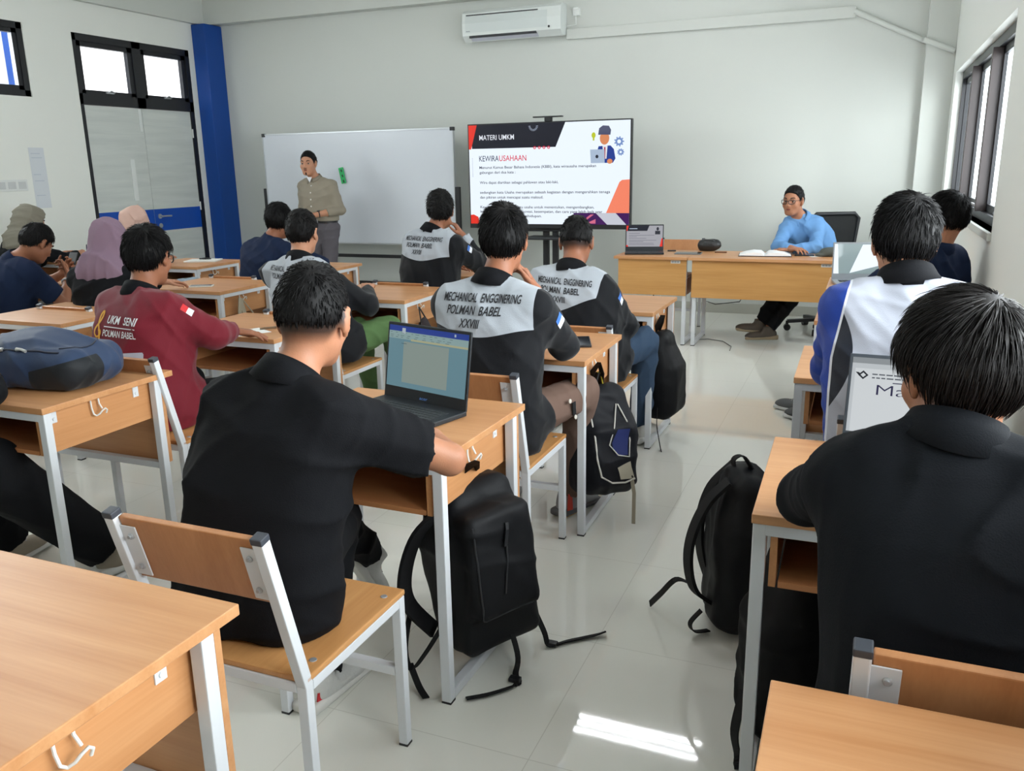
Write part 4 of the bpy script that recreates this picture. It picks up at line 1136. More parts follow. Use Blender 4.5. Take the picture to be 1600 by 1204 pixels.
body = [('Menurut Kamus Besar Bahasa Indonesia (KBBI), kata wirausaha merupakan', .066, .437, .735), ('gabungan dari dua kata :', .066, .487, .235), ('Wira dapat diartikan sebagai pahlawan atau laki-laki,', .066, .590, .505),
        ('sedangkan kata Usaha merupakan sebuah kegiatan dengan mengerahkan tenaga', .066, .690, .820), ('dan pikiran untuk mencapai suatu maksud.', .066, .740, .41), ('Kewirausahaan adalah suatu usaha untuk menentukan, mengembangkan,', .066, .840, .725),
        ('kemudian menggabungkan inovasi, kesempatan, dan cara yang lebih baik agar', .066, .885, .775), ('memiliki nilai lebih dalam kehidupan.', .066, .930, .40)]
for row in body: textrow([(*row, .026, .010)], 'slide_text_line', emis('ink', (46, 50, 78)))
f_ = Flat(scr(.0016))
for k in range(14): f_.poly([(.018, .33+k*.014), (.024, .33+k*.014), (.024, .334+k*.014), (.018, .334+k*.014)])
f_.build('slide_side_dots', emis('greydots', (150, 158, 180)), sp)
# generic office worker drawing with bulb and gears
f_ = Flat(scr(.0016)); f_.disc(.785, .135, .012, .028).poly([(.78, .155), (.79, .155), (.79, .185), (.78, .185)]); f_.build('drawing_bulb', emis('lime', (196, 208, 40)), sp)
f_ = Flat(scr(.0014))
for cx_, cy_, r_ in ((.935, .20, .022), (.945, .30, .014)):
    f_.ring(cx_, cy_, r_*.5, r_, 18, 1.7)
    for k in range(9): a = k*2*PI/9; f_.disc(cx_+r_*1.15*math.cos(a), cy_+r_*1.9*math.sin(a), .0045, .008, 6)
f_.build('drawing_gears', emis('gearblue', (120, 150, 206)), sp)
Flat(scr(.0018)).poly([(.815, .24), (.80, .33), (.81, .40), (.90, .40), (.915, .36), (.905, .27), (.885, .235)]).build('drawing_suit', emis('suitblue', (34, 62, 150)), sp)
Flat(scr(.0022)).poly([(.838, .235), (.845, .36), (.862, .36), (.868, .235)]).build('drawing_shirt', emis('shirtwhite', (236, 238, 246)), sp)
Flat(scr(.0026)).poly([(.848, .25), (.844, .36), (.855, .36), (.856, .25)]).build('drawing_tie', emis('tiered', (176, 28, 60)), sp)
Flat(scr(.0028)).disc(.850, .165, .028, .062).build('drawing_head', emis('drawskin', (226, 142, 96)), sp)
Flat(scr(.0028)).disc(.882, .385, .016, .024).build('drawing_hand', emis('drawskin', (226, 142, 96)), sp)
Flat(scr(.0032)).poly([(.812, .13), (.818, .07), (.84, .045), (.875, .05), (.888, .09), (.884, .135), (.876, .11), (.835, .105), (.822, .135)]).build('drawing_hair', emis('drawhair', (84, 88, 116)), sp)
Flat(scr(.0034)).poly([(.765, .27), (.77, .40), (.852, .40), (.85, .27)]).build('drawing_laptop', emis('laptopgrey', (176, 194, 218)), sp)
Flat(scr(.0038)).disc(.806, .338, .009, .017, 14).build('drawing_laptop_mark', emis('darkmark', (30, 34, 52)), sp)
mb = MB(); mb.box((-.07, .05, .0), (-.01, .09, 1.55), .004); mb.box((.03, .05, .0), (.09, .09, 1.55), .004); mb.build('stand_post', BLACKP, t)
mb = MB(); mb.box((-.20, -.22, .795), (.22, .12, .815), .006); mb.build('shelf', BLACKP, t)
mb = MB(); mb.box((-.26, .02, .86), (.26, .06, .90), .004); mb.build('bracket', BLACKP, t)
mb = MB(); mb.box((-.50, .03, .05), (.52, .10, .09), .006); mb.box((-.50, -.30, .05), (-.44, .38, .09), .006); mb.box((.46, -.30, .05), (.52, .38, .09), .006); bs = mb.build('stand_base', BLACKP, t)
for x in (-.47, .49):
    for y in (-.27, .35):
        mb = MB(); mb.cyl((x-.015, y, .025), (x+.015, y, .025), .025, 12); mb.build('caster', BLACKP, bs, True)
mb = MB(); mb.box((-.14, -.02, 1.955), (.16, .03, 1.967), .003); mb.box((-.02, -.02, 1.917), (.05, .03, 1.955), .004); mb.build('webcam_bar', BLACKP, t)
# power cord of the tv
mb = MB(); mb.tube([(-2.1, 8.16, .93), (-2.06, 8.2, .84), (-2.02, 8.3, .70), (-2.0, 8.6, .3), (-2.0, 8.75, .02)], .006, 8); tag(mb.build('power_cord', BLACKP, None, True), 'black cord hanging from the lower right corner of the display', 'cord')
mb = MB(); mb.tube([(-1.30, 7.60, .55), (-1.32, 7.70, .30), (-1.22, 7.75, .26), (-1.0, 7.70, .30), (-.95, 7.66, .40)], .004, 8); tag(mb.build('charger_cord', BLACKP, None, True), 'thin black cord drooping below the teacher table', 'cord')
mb = MB(); mb.tube([(-1.33, 7.34, .004), (-1.22, 7.42, .004), (-1.08, 7.36, .004), (-.98, 7.16, .004), (-.97, 7.0, .004)], .004, 8); tag(mb.build('floor_cord', mat('grey_cord', (120, 120, 116), .5), None, True), 'thin grey cord curling on the floor before the teacher table', 'cord')

# ------------------------------------------------------------------ air conditioner
t = thing('air_conditioner', 'white split air conditioner high on the front wall', 'air conditioner', (-3.55, YF, 0))
ac = [(-.005, 2.79), (-.13, 2.775), (-.195, 2.83), (-.205, 2.95), (-.19, 3.05), (-.15, 3.08), (-.005, 3.085)]
mb = MB(); mb.prism(ac, -.545, .545, lambda u, v, h: (h, u, v)); mb.build('body', mat('ac_white', (218, 223, 221), .35, .5), t)
mb = MB(); mb.prism([(-.199, 2.86), (-.207, 2.95), (-.196, 3.02), (-.19, 3.02), (-.20, 2.95), (-.193, 2.86)], -.51, .40, lambda u, v, h: (h, u, v)); mb.build('front_panel', mat('ac_panel', (206, 213, 212), .3, .5), t)
mb = MB(); mb.bar((-.50, -.197, 3.028), (.30, -.197, 3.028), .008, .010); mb.build('top_slot', FRAME, t)
mb = MB(); mb.bar((-.47, -.180, 2.822), (.28, -.180, 2.822), .030, .03); mb.build('outlet', FRAME, t)
mb = MB(); mb.bar((-.46, -.155, 2.795), (.29, -.155, 2.795), .05, .006, (0, .6, 1)); mb.build('flap', mat('ac_flap', (196, 198, 210), .4), t)
mb = MB(); mb.lathe([(.012, 0), (.011, .003)], (.42, -.204, 2.86), 12, (0, -1, 0)); mb.build('sensor', FRAME, t)
fl = Flat(lambda u, v: (-.50+u, -.2055, 2.868+v)).poly([(0, 0), (.045, 0), (.045, .008), (0, .008)]); fl.build('badge', mat('ac_badge', (150, 156, 160), .4), t)
mb = MB(); mb.box((-2.93, YF-.04, 2.965), (-2.86, YF, 3.035), .004); s_ = mb.build('wall_socket', WHITE); tag(s_, 'small white wall socket beside the air conditioner', 'socket')
mb = MB(); mb.box((-2.92, YF-.055, 3.02), (-2.87, YF-.04, 3.04), .003); mb.tube([(-2.895, YF-.05, 2.965), (-2.895, YF-.04, 2.88), (-2.99, YF-.05, 2.87)], .005, 8); mb.build('plug', WHITE, s_)
# ------------------------------------------------------------------ laptops, phones, papers
def laptop(name_label, hinge_mid, rz, w, dep, h, lean, body, screen_fn, group=None):
    """origin at the hinge; base reaches towards -y (the user), screen rises with a lean"""
    t = thing('laptop', name_label, 'laptop', hinge_mid, rz, group)
    mb = MB(); mb.box((-w/2, -dep, .001), (w/2, .006, .017), .004); base = mb.build('base', body, t)
    fl = MB()
    kw = (w-.06)/13
    for r in range(5):
        for c in range(13): fl.box((-w/2+.03+c*kw+.001, -.045-r*.0185-.0155, .0168), (-w/2+.03+(c+1)*kw-.001, -.045-r*.0185, .0182))
    fl.build('keyboard', mat('key_grey', (44, 48, 50), .5), base)
    mb = MB(); mb.box((-.05, -dep+.012, .0168), (.05, -dep+.075, .0173)); mb.build('touchpad', mat('touchpad_dark', (36, 38, 40), .35), base)
    T = Matrix.Translation((0, .004, .014))@Matrix.Rotation(-lean, 4, 'X')
    mb = MB(); mb.box((-w/2, -.004, 0), (w/2, .004, h), .003, T); lid = mb.build('lid', body, t)
    screen_fn(lid, lambda o: (lambda u, v: tuple(T@Vector((-w/2+.008+u*(w-.016), -.0045-o, h-.010-v*(h-.036))))), lambda o: (lambda x, z: tuple(T@Vector((x, -.0045-o, z)))))
    return t
DARKL = mat('laptop_dark', (34, 38, 42), .45, .4)
def scr_word(lid, S, Z):
    sp = Flat(S(.0002)).poly([(0, 0), (0, .94), (1, .94), (1, 0)]).build('screen', emis('doc_blue', (104, 140, 152), .8), lid)
    Flat(S(.0006)).poly([(0, 0), (0, .085), (1, .085), (1, 0)]).build('title_bar', emis('doc_title', (34, 58, 138), .9), sp)
    Flat(S(.0006)).poly([(0, .085), (0, .20), (1, .20), (1, .085)]).build('ribbon', emis('doc_ribbon', (140, 166, 166), .8), sp)
    Flat(S(.0008)).poly([(.20, .235), (.20, .86), (.775, .86), (.775, .235)]).build('page', emis('doc_page', (138, 152, 146), .8), sp)
    Flat(S(.0010)).poly([(.29, .185), (.29, .215), (1, .215), (1, .185)]).build('notice_bar', emis('doc_notice', (172, 172, 138), .8), sp)
    Flat(S(.0010)).poly([(.17, .03), (.17, .115), (.215, .115), (.215, .03)]).poly([(.83, .02), (.83, .06), (.85, .06), (.85, .02)]).build('tab', emis('doc_tab', (176, 188, 196), .8), sp)
    f = Flat(S(.0012)); rs = random.Random(3)
    for v in (.105, .145, .172):
        u = .02
        while u < .8:
            w = rs.uniform(.01, .05); f.poly([(u, v), (u, v+.006), (u+w, v+.006), (u+w, v)]); u += w+rs.uniform(.02, .07)
    f.poly([(.17, .262), (.17, .27), (.24, .27), (.24, .262)])
    f.build('tool_marks', emis('doc_marks', (70, 92, 100), .7), sp)
    fl = Flat(Z(.0006)).text('acer', -.018, .010, .036, .010, .15, .012); fl.build('lid_lettering', mat('lettering_blue', (88, 130, 200), .3, emit=((88, 130, 200), .25)), lid)
laptop('open black laptop showing a document, in front of the person in the black polo', (-1.285, 2.335, .75), math.radians(-16), .365, .235, .250, .16, DARKL, scr_word)
def scr_page(lid, S, Z):
    sp = Flat(S(.0002)).poly([(0, 0), (0, .96), (1, .96), (1, 0)]).build('screen', emis('page_grey', (196, 202, 206), .85), lid)
    Flat(S(.0006)).poly([(0, .0), (0, .075), (1, .075), (1, .0)]).build('tool_bar', emis('bar_grey', (150, 156, 160), .8), sp)
    Flat(S(.0006)).poly([(.025, .14), (.025, .96), (.95, .96), (.95, .14)]).build('page', emis('page_light', (212, 217, 220), .88), sp)
    f = Flat(S(.001)); f.ring(.085, .225, .020, .038, 4, 1.5).poly([(.028, .19), (.055, .195), (.072, .24), (.058, .245)]); f.build('page_emblem', emis('emblem', (40, 44, 52), .7), sp)
    f = Flat(S(.001)); rs = random.Random(5)
    for v, u1 in ((.20, .90), (.245, .40)):
        u = .15
        while u < u1:
            w = rs.uniform(.02, .05); f.poly([(u, v), (u, v+.016), (u+w, v+.016), (u+w, v)]); u += w+.010
    f.build('page_heading', emis('heading', (92, 98, 108), .7), sp)
    f = Flat(lambda u, v: S(.0012)(u, .47-v)); f.text('Map', .19, 0, .30, .135, 0, -.01); f.build('page_lettering', emis('lettering_violet', (48, 44, 84), .7), sp)
    Flat(S(.0012)).poly([(.30, .30), (.30, .312), (.50, .312), (.50, .30)]).build('page_line', emis('lettering_violet', (48, 44, 84), .7), sp)
laptop('open laptop with a white page on screen, facing the black jacket', (.16, 2.34, .75), math.radians(-3), .36, .235, .245, .34, mat('laptop_slate', (62, 68, 76), .4), scr_page)
def scr_bright(lid, S, Z):
    sp = Flat(S(.0002)).poly([(0, 0), (0, .94), (1, .94), (1, 0)]).build('screen', mat('glossy_screen', (120, 134, 136), .05, .8, emit=((150, 166, 168), .45)), lid)
    Flat(S(.0006)).poly([(.0, 0), (.0, .94), (.10, .94), (.06, 0)]).poly([(.52, .02), (.30, .92), (.98, .62), (.98, .02)]).build('painted_glare', emis('glare_white', (236, 244, 250), 1.1), sp)  # slanted screen glare painted on as glowing shapes
laptop('open laptop with a bright screen on the desk next to the teacher table', (-.02, 5.83, .75), math.radians(10), .34, .23, .235, .12, mat('laptop_silver', (150, 156, 162), .35), scr_bright)
def scr_slide(lid, S, Z):
    sp = Flat(S(.0002)).poly([(0, 0), (0, .96), (1, .96), (1, 0)]).build('screen', emis('slide_grey', (178, 178, 186), .8), lid)
    Flat(S(.0006)).poly([(0, 0), (0, .24), (.57, .24), (.63, 0)]).build('slide_banner', emis('navy', (20, 22, 38)), sp)
    Flat(S(.0010)).poly([(0, 0), (0, .24), (.02, .24), (.06, 0)]).poly([(.92, .96), (1, .96), (1, .58), (.97, .58)]).poly([(0, .96), (.05, .96), (.04, .88), (0, .88)]).build('slide_red_shapes', emis('red', (236, 52, 38)), sp)
    f = Flat(S(.001))
    for v, w in ((.34, .30), (.43, .70), (.50, .22), (.57, .48), (.66, .76), (.72, .40), (.80, .68), (.86, .7)): f.poly([(.07, v), (.07, v+.016), (.07+w, v+.016), (.07+w, v)])
    f.build('slide_text', emis('slide_ink', (110, 112, 128), .7), sp)
    f = Flat(lambda u, v: S(.001)(u, v)); f.poly([(.08, .12), (.08, .15), (.30, .15), (.30, .12)]); f.build('slide_heading', emis('pale', (200, 214, 236)), sp)
    f = Flat(S(.001)).disc(.86, .15, .035, .08).poly([(.79, .24), (.79, .40), (.93, .40), (.93, .24)]); f.build('slide_drawing', emis('slide_dark', (44, 46, 60), .7), sp)
laptop('teacher laptop showing the same slide as the big display', (-1.80, 7.40, .75), math.radians(14), .33, .225, .225, .12, DARKL, scr_slide)
# pen lying over the teacher laptop
mb = MB(); mb.cyl((-1.615, 7.50, .757), (-1.545, 7.52, .757), .006, 10); tag(mb.build('pen', BLACKP, None, True), 'black pen lying beside the teacher laptop', 'pen')

def slab(name, label, cat, c, w, d, h, rz, m, face=None, group=None):
    t = thing(name, label, cat, (c[0], c[1], .7505), rz, group)
    mb = MB(); mb.box((-w/2, -d/2, 0), (w/2, d/2, h), min(.002, h*.3)); mb.build('body', m, t)
    if face: mb = MB(); mb.box((-w/2+.004, -d/2+.006, h-.0002), (w/2-.004, d/2-.006, h+.0006)); mb.build('screen', face, t)
    return t
GL = mat('dark_glass', (30, 34, 40), .12, .7)
slab('phone', 'grey phone lying on the empty-looking desk in the middle', 'phone', (-3.03, 4.57), .075, .155, .009, 1.0, mat('phone_grey', (96, 100, 106), .35), mat('phone_glass_teal', (70, 92, 96), .1, .7))
slab('phone', 'white phone lying on the desk with the beige strings', 'phone', (-4.14, 4.50), .072, .155, .009, -1.1, WHITE, mat('phone_face_grey', (120, 120, 122), .2))
slab('notebook', 'open white notebook with a pen near the blue pillar', 'notebook', (-5.31, 5.83), .20, .27, .012, -1.2, mat('paper_white', (228, 229, 226), .8))
mb = MB(); mb.cyl((-5.36, 5.84, .771), (-5.26, 5.87, .771), .006, 8); mb.box((-5.33, 5.84, .766), (-5.29, 5.87, .779)); tag(mb.build('pen', BLACKP), 'black pen on the open white notebook', 'pen')
slab('tablet', 'black tablet on the desk of the student in brown cargo trousers', 'tablet', (-1.135, 3.47), .12, .20, .010, .35, mat('tablet_black', (32, 34, 38), .4), GL)
slab('notebook', 'small white notepad under the sleeve on the desk in the second row', 'notebook', (-1.37, 3.24), .14, .10, .006, .1, mat('paper_white', (228, 229, 226), .8))
slab('paper_sheet', 'white sheet beside the hand of the maroon jacket', 'paper', (-2.73, 3.22), .15, .21, .001, -.5, mat('paper_white', (228, 229, 226), .8))
slab('phone', 'dark phone at the edge of the maroon student\'s desk', 'phone', (-2.62, 3.47), .075, .155, .009, 1.3, mat('phone_slate', (66, 70, 74), .35), GL)
mb = MB(); mb.cyl((-2.70, 3.30, .757), (-2.62, 3.40, .757), .005, 8); tag(mb.build('pen', mat('pen_brown', (96, 76, 52), .4), None, True), 'brown pen on the desk beside the white sheet', 'pen')
slab('folder', 'dark navy folder on the desk of the boy in the navy shirt', 'folder', (-5.43, 4.72), .30, .10, .014, .25, mat('folder_navy', (30, 42, 66), .4))
slab('paper_sheet', 'pale blue sheet under the dark folder', 'paper', (-5.36, 4.60), .26, .18, .0015, .2, mat('paper_blue', (184, 208, 218), .8))
slab('pencil_case', 'slim purple case by the hands of the boy in the navy shirt', 'pencil case', (-5.50, 4.48), .13, .04, .012, .1, mat('case_purple', (74, 44, 70), .5))
slab('paper_sheet', 'white sheet under the writing hand of the olive headscarf', 'paper', (-6.55, 5.68), .21, .27, .001, -.3, mat('paper_white', (228, 229, 226), .8))
slab('tablet', 'thin grey tablet on the short teacher table', 'tablet', (-1.40, 7.34), .22, .15, .009, .05, mat('tablet_grey', (112, 116, 118), .3), GL)
slab('phone', 'black phone beside the open book on the teacher table', 'phone', (-.46, 7.38), .15, .075, .009, .05, BLACKP, GL)
slab('paper_sheet', 'folded white paper near the phone on the teacher table', 'paper', (-.37, 7.33), .09, .06, .002, .4, mat('paper_white', (228, 229, 226), .8))
# open book
t = thing('open_book', 'thick open book with dark cover on the long teacher table', 'book', (-.77, 7.36, .7505), .10)
mb = MB(); mb.box((-.21, -.13, 0), (.21, .13, .005), .001); mb.build('cover', mat('book_cover', (44, 34, 38), .6), t)
mb = MB()
for sx in (-1, 1):
    pr = [(0, .006), (.03, .030), (.09, .034), (.16, .022), (.205, .007)]
    mb.prism([(sx*x, z) for x, z in pr], -.125, .125, lambda u, v, h: (u, h, v))
mb.build('pages', mat('book_pages', (236, 237, 238), .8), t, True)
# black pouch, key ring and cap
def soft(name, label, cat, org, items, m, res=.008, fd=None, extra=None, group=None, cuts=()):
    t = thing(name, label, cat, org, 0, group); o = np.array(org)
    V, F = sdf_mesh([(p, k) for p, k in items], res, fd, cuts); V = relax(V, F, 1, .4)
    np_mesh('body', V-o, F, m, t)
    if extra: extra(t, o)
    return t
def pouch_bits(t, o):
    mb = MB(); mb.tube([V3(-1.36, 7.60, .83)-o, V3(-1.30, 7.585, .852)-o, V3(-1.24, 7.585, .850)-o, V3(-1.19, 7.60, .82)-o], .004, 6); mb.build('zipper', mat('zip_dark_grey', (70, 72, 76), .4), t)
soft('pouch', 'rounded black pouch on the teacher table', 'pouch', (-1.28, 7.62, .75), [(Ell((-1.29, 7.62, .80), (.085, .05, .055)), 0), (Ell((-1.23, 7.62, .805), (.055, .045, .05)), .03)], mat('pouch_black', (26, 27, 28), .4, .5, bump=(60, .3)), .006, folds(3, .004), pouch_bits, cuts=[(Plane((0, 0, .751), (0, 0, -1)), 0, 1)])
slab('key_holder', 'small brown key holder beside the black pouch', 'key holder', (-1.15, 7.48), .10, .03, .010, .1, mat('leather_brown', (110, 70, 42), .6))
soft('cap', 'folded grey-green cap with brown strap on the teacher table corner', 'cap', (-.25, 7.38, .75), [(Ell((-.26, 7.37, .785), (.085, .06, .042)), 0), (Ell((-.33, 7.35, .765), (.05, .05, .018)), .02)], mat('cap_olive_grey', (78, 82, 76), .85, bump=(300, .2)), .006, folds(8, .003),
     lambda t, o: MB().strip([V3(-.335, 7.33, .766)-o, V3(-.30, 7.325, .780)-o, V3(-.26, 7.335, .772)-o, V3(-.24, 7.33, .757)-o], .022, .006, (0, .3, 1)).build('strap', mat('cap_strap_brown', (110, 80, 60), .6), t), cuts=[(Plane((0, 0, .751), (0, 0, -1)), 0, 1)])

# ------------------------------------------------------------------ bags
NYLON = mat('black_nylon', (16, 17, 20), .6, .22, bump=(420, .1))
WEB = mat('black_webbing', (18, 18, 20), .7, .3, bump=(500, .2))
def bag_frame(c, front, tilt=0.0, roll=0.0):
    """columns: width, front, up"""
    f = unit(np.array([front[0], front[1], 0])); w = np.cross(f, V3(0, 0, 1)); R = np.stack([w, f, V3(0, 0, 1)], 1)
    return R@roty(roll)@rotx(tilt)
def backpack(label, c, front, hw, hd, hh, m, hook=None, tilt=0, roll=0, seed=1, pocket=True, details=None, straps=(), group=None, pk=(0, -.30, .84, .5, .55, .05), res=.009, flat=None):
    c = np.asarray(c, float); R = bag_frame(c, front, tilt, roll)
    def L(x, y, z): return c+R@V3(x, y, z)
    t = thing('backpack', label, 'backpack', tuple(c), 0, group)
    it = [(Rbox(L(0, -hd*.1, -hh*.25), (hw, hd*.85, hh*.75), R, .05), 0), (Rbox(L(0, -hd*.2, hh*.35), (hw*.86, hd*.68, hh*.62), R, .055), .08)]
    if pocket: it.append((Rbox(L(pk[0], hd*.62, hh*pk[1]), (hw*pk[2], hd*pk[3], hh*pk[4]), R, .03), pk[5]))
    V, F = sdf_mesh(it, res, folds(seed, .006, .8), [(Plane((0, 0, .004), (0, 0, -1)), 0, 1)] if flat is None else flat); V = relax(V, F, 1, .4)
    np_mesh('body', V-c, F, m, t)
    bvh = BVHTree.FromPolygons([Vector(v) for v in V], [tuple(int(i) for i in f) for f in F])
    def on(x, z, o=.002):
        h = bvh.ray_cast(Vector(L(x, .6, z)), Vector(R@V3(0, -1, 0)))[0]
        return (np.array(h) if h else L(x, 0, z))+R@V3(0, 1, 0)*o-c
    if hook is not None:
        h = np.asarray(hook, float); a, b = L(-.035, -hd*.6, hh*.93), L(.035, -hd*.6, hh*.93)
        mb = MB(); mb.strip([a-c, a*.4+h*.6+R@V3(-.012, 0, 0)-c, h+V3(0, 0, .004)-c, b*.4+h*.6+R@V3(.012, 0, 0)-c, b-c], .026, .004, tuple(R@V3(0, 1, 0))); mb.build('top_loop', WEB, t)
    for pts, w_ in straps:
        mb = MB(); P = [np.asarray(q, float)-c for q in pts]
        # smooth the strap path
        Q = []
        for i in range(len(P)-1):
            p0, p1, p2, p3 = P[max(i-1, 0)], P[i], P[i+1], P[min(i+2, len(P)-1)]
            for s_ in np.linspace(0, 1, 6, endpoint=False): Q.append(.5*((2*p1)+(p2-p0)*s_+(2*p0-5*p1+4*p2-p3)*s_**2+(-p0+3*p1-3*p2+p3)*s_**3))
        Q.append(P[-1]); mb.strip(Q, w_, .004 if w_ < .04 else .012, tuple(R@V3(1, .3, .2))); mb.build('strap', WEB, t)
    if details: details(t, c, L, R, on)
    return t
def hangs(t, c, p0, pts, r, m, nm):
    mb = MB(); mb.tube([np.asarray(p)-c for p in pts], r, 6); mb.build(nm, m, t, True)
ZIPM = mat('zip_black', (40, 41, 44), .35, .5)
def det1(t, c, L, R, on):
    mb = MB(); mb.tube([on(.0, .155), on(.004, .10), on(.012, .04), on(.03, -.06)], .003, 6); mb.build('front_zip', ZIPM, t)
    mb = MB(); mb.strip([on(.0, .155, .004), on(.004, .135, .006), on(.012, .085, .008)], .011, .004, tuple(R@V3(1, 0, 0))); mb.build('zip_pull', BLACKP, t)
    mb = MB(); mb.tube([on(-.112, z) for z in np.linspace(.17, -.12, 9)]+[on(x, -.125) for x in np.linspace(-.10, .10, 7)]+[on(.112, z) for z in np.linspace(-.12, .17, 9)], .0028, 6); mb.build('panel_seam', ZIPM, t, True)
    for p in ((-.872, 2.075, .004), (-.835, 2.30, .004)):
        mb = MB(); mb.box((-.018, -.012, 0), (.018, .012, .014), .004); b = mb.build('buckle', BLACKP, t); b.location = Vector(np.array(p)-c)
backpack('big black backpack hanging from the hook of the desk with the black laptop', (-1.02, 2.18, .335), (.86, -.5), .150, .125, .27, NYLON, hook=(-.99, 2.105, .675), tilt=.10, roll=.06, seed=4, details=det1, pk=(.01, .12, .80, .62, .62, .025),
         straps=[([(-.95, 2.17, .20), (-.89, 2.14, .06), (-.88, 2.10, .012), (-.86, 2.06, .008), (-.91, 1.99, .008), (-.97, 1.94, .008)], .022), ([(-.92, 2.28, .20), (-.86, 2.29, .06), (-.84, 2.29, .012), (-.79, 2.34, .008), (-.72, 2.40, .010), (-.69, 2.42, .018)], .022),
                 ([(-1.08, 2.07, .54), (-1.15, 2.02, .46), (-1.185, 1.995, .34), (-1.18, 2.0, .24), (-1.13, 2.06, .13)], .05), ([(-1.18, 2.01, .22), (-1.19, 1.98, .10), (-1.16, 1.96, .05), (-1.12, 1.98, .10), (-1.08, 2.03, .18)], .022), ([(-1.17, 1.97, .06), (-1.12, 1.93, .02), (-1.08, 1.90, .008)], .022)])
def det7(t, c, L, R, on):
    WP = mat('white_piping', (204, 200, 192), .6)
    mb = MB(); mb.tube([on(.095, .17), on(.108, .10), on(.112, .02), on(.108, -.07), on(.085, -.145), on(.03, -.175), on(-.04, -.18), on(-.085, -.165)], .004, 6); mb.build('piping', WP, t, True)
    mb = MB(); mb.tube([on(-.035, .15), on(-.055, .08), on(-.06, 0), on(-.055, -.07), on(0, -.06), on(.045, -.015), on(.02, .06), on(-.028, .15)], .003, 6); mb.build('pocket_piping', WP, t, True)
    Q = [[on(-.052+.085*u*(1-.65*abs(v+.01)/.12), v, .001) for u in np.linspace(0, 1, 5)] for v in np.linspace(-.062, .05, 7)]
    P = [q for r in Q for q in r]; F = [(i*5+j, i*5+j+1, (i+1)*5+j+1, (i+1)*5+j) for i in range(6) for j in range(4)]
    np_mesh('blue_mesh_pocket', P, F, mat('mesh_blue', (20, 34, 92), .7), t)
    mb = MB(); mb.strip([L(-.03, -.05, .20)-c, L(0.0, -.03, .27)-c, L(.04, .0, .28)-c, L(.07, .01, .20)-c], .05, .008, tuple(R@V3(0, 1, 0))); hd_ = mb.build('carry_handle', WEB, t)
    mb = MB(); mb.tube([L(-.02, -.018, .215)-c, L(.005, -.003, .276)-c, L(.04, .022, .286)-c], .003, 6); mb.build('yellow_edge', mat('yellow_edge', (196, 176, 50), .6), hd_, True)
    Q = [[on(-.085+.07*u+.02*v, -.165+.075*v*(1-.3*u), .001) for u in np.linspace(0, 1, 5)] for v in np.linspace(0, 1, 4)]
    P = [q for r in Q for q in r]; F = [(i*5+j, i*5+j+1, (i+1)*5+j+1, (i+1)*5+j) for i in range(3) for j in range(4)]
    np_mesh('beige_patch', P, F, mat('beige_patch', (168, 160, 142), .8), t)
    mb = MB(); q = on(-.07, -.17); mb.strip([q, q+V3(.01, 0, -.06), V3(q[0]+.012, q[1]-.01, .012-c[2])], .016, .003, (1, 0, 0)); mb.build('beige_strap', mat('beige_webbing', (168, 160, 142), .8), t)
backpack('black backpack with white piping and blue mesh pocket, hung beside the brown trousers', (-.985, 3.36, .365), (.80, -.6), .135, .10, .235, mat('navy_black_nylon', (17, 18, 24), .6, .22, bump=(420, .12)), hook=(-.99, 3.325, .70), tilt=.14, roll=-.10, seed=9, details=det7)
backpack('plain black backpack hanging at the far desk beside the blue jeans', (-.985, 4.60, .365), (1, -.1), .13, .085, .25, NYLON, hook=(-.99, 4.525, .70), tilt=.03, seed=12,
         straps=[([(-.99, 4.45, .20), (-.98, 4.40, .12), (-.955, 4.36, .04), (-.93, 4.30, .006)], .022), ([(-1.05, 4.42, .50), (-1.09, 4.38, .40), (-1.08, 4.39, .28), (-1.04, 4.45, .20)], .04)])
backpack('black backpack with looped straps standing on the floor by the desk of the black jacket', (-.30, 2.66, .285), (.95, .35), .135, .095, .27, NYLON, hook=None, tilt=-.10, seed=15,
         straps=[([(-.34, 2.58, .53), (-.40, 2.56, .46), (-.44, 2.54, .36), (-.45, 2.53, .26), (-.43, 2.54, .16), (-.38, 2.58, .10)], .048), ([(-.35, 2.74, .53), (-.42, 2.74, .44), (-.45, 2.73, .32), (-.44, 2.72, .20), (-.40, 2.70, .10)], .048),
                 ([(-.45, 2.56, .17), (-.50, 2.58, .16), (-.555, 2.62, .08), (-.60, 2.66, .012)], .022), ([(-.33, 2.66, .53), (-.34, 2.66, .575), (-.31, 2.66, .59), (-.28, 2.66, .55)], .025), ([(-.40, 2.52, .10), (-.43, 2.50, .06), (-.42, 2.52, .02), (-.38, 2.56, .01)], .022)])
backpack('black bag hanging low from the left hook of the desk of the black jacket', (-.10, 2.12, .30), (-.9, -.45), .125, .10, .30, mat('black_nylon_plain', (10, 10, 12), .7, .2), hook=(-.172, 2.05, .675), seed=21, tilt=.03,
         straps=[([(-.20, 2.0, .18), (-.215, 1.97, .08), (-.20, 1.95, .02), (-.19, 1.92, .008)], .03)])
